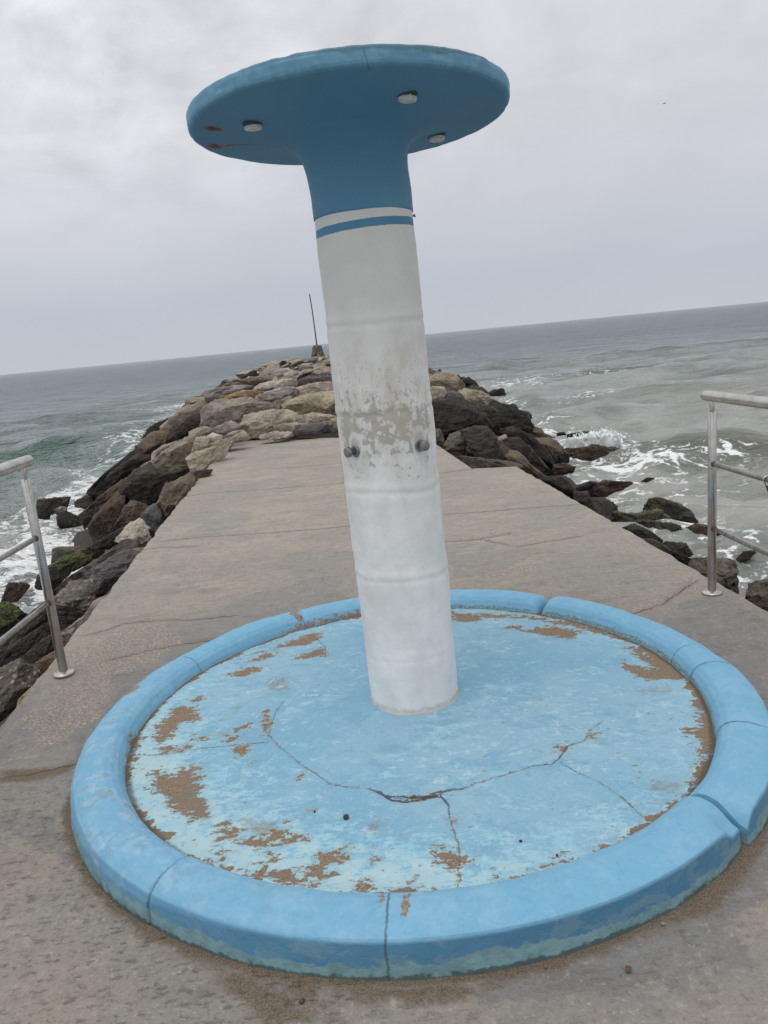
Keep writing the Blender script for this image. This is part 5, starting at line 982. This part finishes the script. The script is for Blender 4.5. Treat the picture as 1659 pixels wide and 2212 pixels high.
ROCK_POS = []
def traced_rock(idn, kind, c, az, el, poly, label):
    seed = sum(ord(ch)*(i+7)*31 for i, ch in enumerate(idn)); rng = np.random.default_rng(seed)
    poly = np.array(poly)*1.13; x, y = poly.T; a = x*np.roll(y, -1)-np.roll(x, -1)*y; area = abs(a.sum()/2); size = math.sqrt(area)
    sub = 6 if size/np.linalg.norm(c) > .030 else 5
    D, F = ico(sub)
    th = np.arctan2(D[:, 1], D[:, 0]); ct, st = np.cos(th), np.sin(th); rho = np.zeros(len(D))
    for A, B in zip(poly, np.roll(poly, -1, 0)):
        e = B-A; den = ct*e[1]-st*e[0]; den = np.where(np.abs(den) < 1e-9, 1e-9, den)
        r = (A[0]*e[1]-A[1]*e[0])/den; s = (A[0]*st-A[1]*ct)/np.where(np.abs(den) < 1e-9, 1e-9, den)
        # intersection of the ray with segment AB
        u = (ct*(-A[1])-st*(-A[0]))/(ct*e[1]-st*e[0]+1e-12)*-1
        px = A[0]*1.0
        t_ = (A[0]*e[1]-A[1]*e[0])/den
        hitp = np.stack([ct*t_, st*t_], -1)-A; uu = (hitp@e)/(e@e)
        ok = (t_ > 0) & (uu > -.02) & (uu < 1.02); rho = np.where(ok, np.maximum(rho, t_), rho)
    rho = np.where(rho <= 0, size*.5, rho)
    pl = np.sqrt(D[:, 0]**2+D[:, 1]**2); T = np.clip(.62*size, .05, 1.2)
    P = np.stack([rho*ct*pl**.5, rho*st*pl**.5, T*np.sign(D[:, 2])*np.abs(D[:, 2])**.75], -1)
    # world up and view axes in local frame: x right, y up, z to the viewer
    ce, se = math.cos(el), math.sin(el); upl = np.array([0, ce, se])
    for k in range(16):
        n = rng.normal(size=3)*np.array([.9, .9, 1.0]); n[2] = abs(n[2])+.75; n /= np.linalg.norm(n)
        if k == 0: n = upl*.85+rng.normal(size=3)*.12+np.array([0, 0, .35]); n /= np.linalg.norm(n)
        if k == 1: n = -upl*.25+np.array([rng.normal()*.4, 0, 1]); n /= np.linalg.norm(n)
        hgt = (P@n); lim = hgt.max()*rng.uniform(.72, .92) if k > 1 else hgt.max()*rng.uniform(.70, .84)
        over = np.maximum(hgt-lim, 0); P = P-n*(over*.97)[:, None]
    nn = P/np.array([max(np.ptp(x), .1), max(np.ptp(y), .1), T*2])**1; nn /= np.linalg.norm(nn, axis=1)[:, None]+1e-9
    P = crag(P, nn, size, rng, .95)
    rt_ = np.array([-math.sin(az), math.cos(az), 0]); vz = np.array([math.cos(el)*math.cos(az), math.cos(el)*math.sin(az), math.sin(el)]); upv = np.cross(vz, rt_)
    W = P[:, :1]*rt_+P[:, 1:2]*upv+P[:, 2:3]*vz
    cl, al, mt = KIND[kind]
    o = mesh_obj('boulder', W, F, mt); o.location = c
    j = rng.uniform(-.03, .03, 3)+1; s_ = rng.uniform(.90, 1.08); o.color = (cl[0]*s_*j[0], cl[1]*s_*j[1], cl[2]*s_*j[2], al)
    tag(o, label, 'boulder', 'boulders of the breakwater')
    ROCK_POS.append((c[0], c[1], c[2], size))
for line in ROCKS.strip().split('\n'):
    f = line.split(); traced_rock(f[0], f[1], tuple(map(float, f[2:5])), float(f[5]), float(f[6]), [tuple(map(float, q.split(','))) for q in f[7:]], LABELS[f[0]])

def build_fill():
    protos = []
    for k in range(14):
        rng = np.random.default_rng(500+k); D, F = ico(5 if k < 8 else 4); P = D*np.array([1, .8, .62])
        for c_ in range(13):
            n = rng.normal(size=3); n /= np.linalg.norm(n); hgt = P@n; lim = hgt.max()*rng.uniform(.66, .88); P = P-n*(np.maximum(hgt-lim, 0)*.94)[:, None]
        P = crag(P, P/np.linalg.norm(P, axis=1)[:, None], 1.25, rng, 1.0)
        o = mesh_obj('boulder', P, F, MROCK); protos.append(o.data); bpy.data.objects.remove(o)
    rng = np.random.default_rng(77); pos = []
    T = np.array(ROCK_POS)
    def clear(x, y, z, r, k=.55): return np.all(np.sqrt((T[:, 0]-x)**2+(T[:, 1]-y)**2+(T[:, 2]-z)**2) > k*(T[:, 3]+r)) and all((x-a)**2+(y-b)**2 > (.74*(r+c))**2 for a, b, c in pos)
    n = 0
    def put(x, y, r, flat, sink, cl, al, label, group, tilt=.35, big=False):
        nonlocal n
        z = float(mound(x, y)); k = rng.integers(0, 8) if big else rng.integers(0, 14)
        o = bpy.data.objects.new('boulder', protos[k]); col.objects.link(o)
        o.location = (x, y, z-sink*r); o.rotation_euler = (rng.normal()*tilt, rng.normal()*tilt, rng.uniform(0, 6.28)); s = r*rng.uniform(.9, 1.15)
        o.scale = (s*rng.uniform(.95, 1.25), s, s*flat); j = rng.uniform(.82, 1.15)
        o.color = (cl[0]*j, cl[1]*j*rng.uniform(.96, 1.03), cl[2]*j*rng.uniform(.92, 1.06), al)
        tag(o, label, 'boulder', group); pos.append((x, y, r)); n += 1
    tones = [((.345, .298, .245), .12), ((.325, .285, .245), .14), ((.39, .350, .305), .08), ((.25, .21, .172), .28), ((.275, .248, .225), .22), ((.15, .137, .128), .48), ((.34, .265, .18), .14)]
    # the long crest running out to the marker
    for it in range(14000):
        y = 23+47*rng.uniform()**.8; u = rng.uniform(-.06, 1.06); xa, xb = np.interp(y, MY, MXA), np.interp(y, MY, MXB); x = xa-1.0+(xb-xa+2.0)*u
        r = rng.uniform(.45, .85)
        if y < 31 and x > -6.5: r *= .8
        if not clear(x, y, float(mound(x, y)), r, .54): continue
        cl, al = tones[rng.integers(0, 5) if rng.uniform() < .8 else rng.integers(5, 7)]
        put(x, y, r, .46, .16, cl, al, 'small tan or grey boulder packed on the far crest beyond the broad dark slate one', 'boulders packed on the far breakwater crest', .18)
        if n > 98: break
    m0 = n
    # both flanks, down to the water
    for it in range(9000):
        y = rng.uniform(2.2, 60); side = rng.uniform() < .58
        if side: a, b = np.interp(y, MY, MXA), np.interp(y, MY, MXL)
        else: a, b = np.interp(y, MY, MXB), np.interp(y, MY, MXR)
        if y < 7.5 and not side: continue
        k = rng.uniform(.05, 1.02); x = a+(b-a)*k; r = rng.uniform(.26, .5)*(1+.012*y); z = float(mound(x, y))
        if y < 14.5 and (x+r*.8 > float(deck_l(y))-.02 and x-r*.8 < 1.95): continue
        if not clear(x, y, z, r, .50): continue
        al = .5+.45*k; cl = ((.12, .10, .085), (.105, .098, .092), (.15, .12, .095))[rng.integers(0, 3)]
        lab = 'dark stone wedged deep between larger boulders of the left flank' if side else 'dark stone wedged deep between larger boulders of the right flank'
        put(x, y, r, .75, .75 if y < 25 else .45, cl, al, lab, 'stones wedged in the left flank' if side else 'stones wedged in the right flank', .5, True)
        if n-m0 > 44: break
    m2 = n
    for it in range(4000):
        if n-m2 > 22: break
        y = rng.uniform(-1.5, 6.5); side = rng.uniform() < .6
        a, b = (np.interp(y, MY, MXA)-.25, np.interp(y, MY, MXL)) if side else (np.interp(y, MY, MXB)+.45, np.interp(y, MY, MXR))
        k = rng.uniform(.05, 1.0); x = a+(b-a)*k; r = rng.uniform(.28, .48); z = float(mound(x, y))
        if side and (y > 4.4 or x+r > float(deck_l(y))-.02 or x > -1.85): continue
        if not side and (y > 5.6 or x-r < float(deck_r(y))): continue
        if not clear(x, y, z, r, .6): continue
        put(x, y, r, .75, .35, ((.12, .10, .085), (.105, .098, .092), (.15, .12, .095))[rng.integers(0, 3)], .5+.4*k, 'dark stone wedged deep between larger boulders of the left flank' if side else 'dark stone wedged deep between larger boulders of the right flank', 'stones wedged in the left flank' if side else 'stones wedged in the right flank', .4, True)
    # packing stones on the top just past the walkway
    m1 = n
    for it in range(3000):
        if n-m1 > 25: break
        y = rng.uniform(11.5, 24); xa, xb = np.interp(y, MY, MXA), np.interp(y, MY, MXB); x = rng.uniform(xa, xb); r = rng.uniform(.3, .55)
        if x > -2.9 and x < 1.2 and y < 14.9-.35*(x+2.6): continue
        if not clear(x, y, float(mound(x, y)), r, .5): continue
        cl, al = tones[rng.integers(0, 5)]; put(x, y, r, .7, .75, cl, al, 'tan stone filling a gap between big boulders just past the walkway end', 'stones filling the gaps past the walkway', .3, True)
    # the rubble bed under everything
    m, t = material('rubble_bed'); nn = t.noise(t.obj(), 5, 5, .65); t.bsdf(t.mix(nn, (.025, .022, .02), (.085, .075, .066)), .9, t.bump(nn, .9, .08))
    ys = np.linspace(-6, 74, 320); us = np.linspace(-.18, 1.18, 110); Yg, U = np.meshgrid(ys, us, indexing='ij'); xl = np.interp(Yg, MY, MXL); xr = np.interp(Yg, MY, MXR); X = xl+(xr-xl)*U
    x, y = X.ravel(), Yg.ravel(); z = mound(x, y)-.33+.16*fbm(np.stack([x*1.3, y*1.3, x*0], -1), 3)
    under = (y < 14.3) & (x > deck_l(y)-.15) & (x < 2.0); z = np.where(under, np.minimum(z, -.5), z)
    ob = mesh_obj('rubble_bed', np.stack([x, y, z], -1), grid_faces(320, 110)[:, ::-1], m); tag(ob, kind='structure')
build_fill()

# ------------------------------------------------------------------ stone marker at the end of the breakwater
def build_marker():
    root = empty('stone_marker', (-4.2, 65, .55)); tag(root, 'squat tapering stone plinth carrying a thin tall pole at the breakwater end', 'marker')
    m, t = material('lichen_masonry'); o = t.obj(); n = t.noise(o, 5, 5, .65); v = t.vor(o, 3.4, 'DISTANCE_TO_EDGE')
    c = t.mix(t.step(n, .4, .62), (.10, .095, .06), (.25, .22, .165)); c = t.mix(t.step(v, .07, .02), c, (.05, .045, .035)); c = t.mix(t.m('MULTIPLY', t.step(t.noise(o, 2.4, 3, .5), .5, .65), .5), c, (.12, .14, .06))
    t.bsdf(c, .9, t.bump(t.m('ADD', n, t.step(v, 0, .1)), .8, .06))
    V, F = lathe([(.54, -.5), (.53, 0), (.50, .15), (.47, .3), (.43, .5), (.385, .72), (.34, .88), (.28, .93), (.1, .96), (.001, .965)], 40); V = np.array(V); V = V+V*np.array([1, 1, 0])*(.16*fbm(V*3.0, 3))[:, None]; V[:, 2] += .03*fbm(V*4+3, 2)
    mesh_obj('plinth', V.tolist(), F, m, root)
    mp, t = material('grey_pole'); t.bsdf((.085, .085, .09), .6)
    V, F = tube([(0, 0, .9), (-.03, 0, 2.4), (-.075, 0, 3.9), (-.135, 0, 4.95), (-.14, 0, 5.03)], [.055, .05, .045, .042, .06], 14); mesh_obj('pole', V, F, mp, root)
build_marker()

# ------------------------------------------------------------------ railings
def build_rails():
    m, t = material('stainless_steel'); o = t.obj(); n = t.noise(t.scl(o, 1, 1, .12), 55, 4, .6); n2 = t.noise(o, 9, 5, .65); n3 = t.noise(o, 130, 3, .6)
    c = t.mix(t.step(n2, .35, .7), (.62, .605, .575), (.44, .42, .385)); c = t.mix(t.m('MULTIPLY', t.step(t.noise(o, 22, 5, .7), .58, .72), .45), c, (.20, .135, .085)); c = t.mix(t.m('MULTIPLY', t.step(n3, .6, .75), .25), c, (.16, .14, .12))
    t.bsdf(c, t.lin(n, .3, .7, .20, .36), t.bump(n, .12, .002), metal=.92, spec=.5)
    mr, t = material('rusty_weld'); n = t.noise(t.obj(), 120, 4, .6); t.bsdf(t.mix(n, (.06, .04, .03), (.20, .12, .075)), .7, t.bump(n, .5, .002), metal=.4)
    def railing(x, y, slope, zs, hr, label, mid_side, length=2.6, cap=.085):
        root = empty('railing', (x, y, 0)); tag(root, label, 'railing', 'steel railings flanking the shower')
        dv = Vector((slope, -1, 0)).normalized()             # towards the viewer
        off = Vector((mid_side*.0, 0, 0))
        a = Vector((0, 0, zs[0]))-dv*cap; b = Vector((0, 0, zs[0]))+dv*length
        path = [a, a+dv*.004, a+dv*.012, a+dv*.028]+[a+(b-a)*k for k in np.linspace(.03, 1, 12)]
        V, F = tube(path, [hr*.35, hr*.72, hr*.93, hr]+[hr]*12, 28); mesh_obj('handrail', V, F, m, root)
        for z in zs[1:]:
            V, F = tube([off+Vector((0, 0, z)), off+Vector((0, 0, z))+dv*length], .0135, 20); mesh_obj('rail', V, F, m, root)
        for k in (0, 1):
            p = dv*(k*1.75)
            V, F = lathe([(.0225, .012), (.0225, zs[0]-.085), (.021, zs[0]-.083), (.0135, zs[0]-.083)], 28); po = mesh_obj('post', V, F, m, root); po.location = p
            V, F = round_cyl(.0125, zs[0]-.09, zs[0]-hr*.8, .001, 20); mesh_obj('spigot', V, F, m, po)
            V, F = lathe([(.052, .0), (.052, .011), (.049, .015), (.027, .0165), (.0235, .021)], 36); mesh_obj('flange', V, F, m, po)
            for z in zs[1:]:
                for sgn in ((1,) if k == 0 else (1, -1)):
                    V, F = tube([Vector((0, 0, z))+dv*sgn*.0190, Vector((0, 0, z))+dv*sgn*.0262], [.0175, .0145], 18); mesh_obj('weld_ring', V, F, mr, po)
        return root
    railing(-1.742, 3.765, -.02, (1.122, .742, .400), .0285, 'stainless steel railing with two mid rails left of the shower', -1)
    railing(1.772, 4.033, .0765, (1.094, .735, .378), .0275, 'stainless steel railing right of the shower carrying a small padlock', 1)
    # padlock hung on the upper mid rail
    rt = empty('padlock', (1.772+.0765*.505, 4.033-.505, .735)); tag(rt, 'small rusty padlock hanging on the right railing', 'padlock'); rt.rotation_euler = (0, R_(-24), R_(-4))
    mb, t = material('rusty_brass'); n = t.noise(t.obj(), 90, 4, .65); t.bsdf(t.mix(t.step(n, .4, .65), (.10, .055, .03), (.26, .16, .075)), .55, t.bump(n, .4, .002), metal=.6)
    bm = bmesh.new(); bmesh.ops.create_cube(bm, size=1); bmesh.ops.scale(bm, vec=(.040, .016, .034), verts=bm.verts); bmesh.ops.translate(bm, vec=(0, 0, -.045), verts=bm.verts); bmesh.ops.bevel(bm, geom=bm.edges[:], offset=.004, segments=3, affect='EDGES')
    me = bpy.data.meshes.new('lock_body'); bm.to_mesh(me); bm.free(); me.materials.append(mb); ob = bpy.data.objects.new('lock_body', me); col.objects.link(ob); ob.parent = rt
    V, F = tube([(.0165*math.cos(q), 0, .0165*math.sin(q)+.000) if 0 <= q <= math.pi else (.0165 if q < 0 else -.0165, 0, -.03) for q in [-1]+list(np.linspace(0, math.pi, 15))+[4]], .0032, 12); mesh_obj('shackle', V, F, m, rt)
build_rails()

# ------------------------------------------------------------------ small loose things
def pebble(x, y, z, s, label, cl, flat=.7, seed=0):
    rng = np.random.default_rng(900+seed); D, F = ico(3); P = D*np.array([1, .8, flat])
    for k in range(8):
        n = rng.normal(size=3); n /= np.linalg.norm(n); hg = P@n; P = P-n*(np.maximum(hg-hg.max()*rng.uniform(.6, .85), 0)*.95)[:, None]
    P = crag(P, D, 1.0, rng, .8)*s; P[:, 2] -= P[:, 2].min(); o = mesh_obj('pebble', P, F, MROCK, smooth=False); o.location = (x, y, z); o.rotation_euler = (0, 0, seed*1.3); o.color = (*cl, .1); tag(o, label, 'pebble')
bx, by = BC
pebble(bx-.261, by-.757, .064, .011, 'dark brown angular pebble on the blue basin floor left of the long crack', (.10, .08, .06), .9, 1)
pebble(bx+.264, by-.943, .059, .006, 'tiny black pebble on the basin floor near the front kerb', (.02, .02, .022), .8, 2)
pebble(bx+.355, by-1.013, .056, .004, 'tiniest black crumb on the basin floor closest to the front kerb', (.02, .02, .022), .8, 3)
pebble(bx-.366, by-.707, .066, .005, 'small dark crumb in a worn grey spot of the basin floor', (.05, .035, .03), .8, 4)
pebble(.485, 1.567, .0, .011, 'small brown stone on the concrete in front of the kerb, on the right', (.16, .12, .09), .6, 5)
pebble(-.312, 1.835-.27, .0, .010, 'small brown stone in the sand in front of the kerb, on the left', (.15, .115, .085), .6, 6)
pebble(.62, 1.70, .0, .007, 'small pale pebble in the sand at the right front of the basin', (.38, .33, .27), .7, 7)
pebble(.29, 1.60, .0, .006, 'small reddish pebble in the sand under the middle of the front kerb', (.26, .15, .10), .7, 8)

def build_splash():
    rng = np.random.default_rng(12); m, t = material('white_water'); n = t.noise(t.obj(), 26, 5, .7); t.bsdf(t.mix(t.step(n, .35, .6), (.66, .69, .70), (.86, .88, .88)), .75, t.bump(n, .4, .02), spec=.2)
    root = empty('wave_splash', (4.35, 16.0, ZW)); tag(root, 'white splash of a wave breaking over the weedy rock on the right', 'splash')
    # the tumbling body: a ragged ridge of foam
    nx, ny = 170, 46; X, Y = np.meshgrid(np.linspace(-1.05, 1.0, nx), np.linspace(-.42, .42, ny), indexing='ij'); x, y = X.ravel(), Y.ravel(); P = np.stack([x, y, x*0], -1)
    env = np.exp(-((x-.25)/.62)**4)*.26+np.exp(-((x+.55)/.4)**2)*.16; env *= np.exp(-(y/.20)**2)
    z = 1.6*env*(1+.6*fbm(P*3.6, 2))+.05*env**.5*fbm(P*8, 2)-.05
    yy = y-.18*z/.3+.02*fbm(P*9+4, 2)
    mesh_obj('foam_ridge', np.stack([x, yy, z], -1), grid_faces(nx, ny)[:, ::-1], m, root)
    D, F = ico(2); Vs = []; Fs = []; k = 0
    for i in range(1100):
        x = rng.choice([rng.normal(.28, .34), rng.normal(-.45, .25)], p=[.75, .25]); top = .36*math.exp(-((x-.28)/.6)**4)+.13*math.exp(-((x+.5)/.35)**2)
        up_ = rng.exponential(.062)+rng.uniform(-.10, .03); s = min(.045, .005+.018*rng.exponential(.6))*(1.2-min(1.05, max(up_, 0)*4.2)); 
        if s < .003: continue
        c = np.array([x+rng.normal()*.03, rng.normal(0, .10)-.05, top*rng.uniform(.7, 1.0)+max(up_, -.03)])
        st = np.array([1, 1, 1+rng.exponential(.35)]); V = D*s*st*(1+.3*fbm(D*1.6+i, 2))[:, None]; tl = rng.normal()*.3; V = np.stack([V[:, 0]+V[:, 2]*tl, V[:, 1], V[:, 2]], -1)+c
        Vs.append(V); Fs.append(F+k); k += len(V)
    tag(mesh_obj('spray', np.concatenate(Vs), np.concatenate(Fs), m, root), kind='stuff')
build_splash()

def build_bird():
    root = empty('bird', (33.08, 86.72, 22.52)); root.rotation_euler = (0, R_(8), R_(20)); root.scale = (.5, .5, .5); tag(root, 'tiny dark gull flying high in the grey sky on the right', 'bird')
    m, t = material('gull_feathers'); t.bsdf((.10, .10, .11), .8)
    V, F = tube([(-.28, 0, 0), (-.2, 0, .0), (-.08, 0, .01), (.05, 0, .015), (.14, 0, .03), (.19, 0, .04), (.23, 0, .03)], [.02, .05, .075, .07, .045, .04, .008], 14); mesh_obj('body', V, F, m, root)
    for s in (-1, 1):
        V, F = tube([(.02, s*.04, .03), (.04, s*.2, .12), (.0, s*.36, .13), (-.06, s*.52, .07)], [.075, .065, .045, .01], 10); V = [Vector((v[0], v[1], v[2]*1.0)) for v in V]; mesh_obj('wing', V, F, m, root)
build_bird()
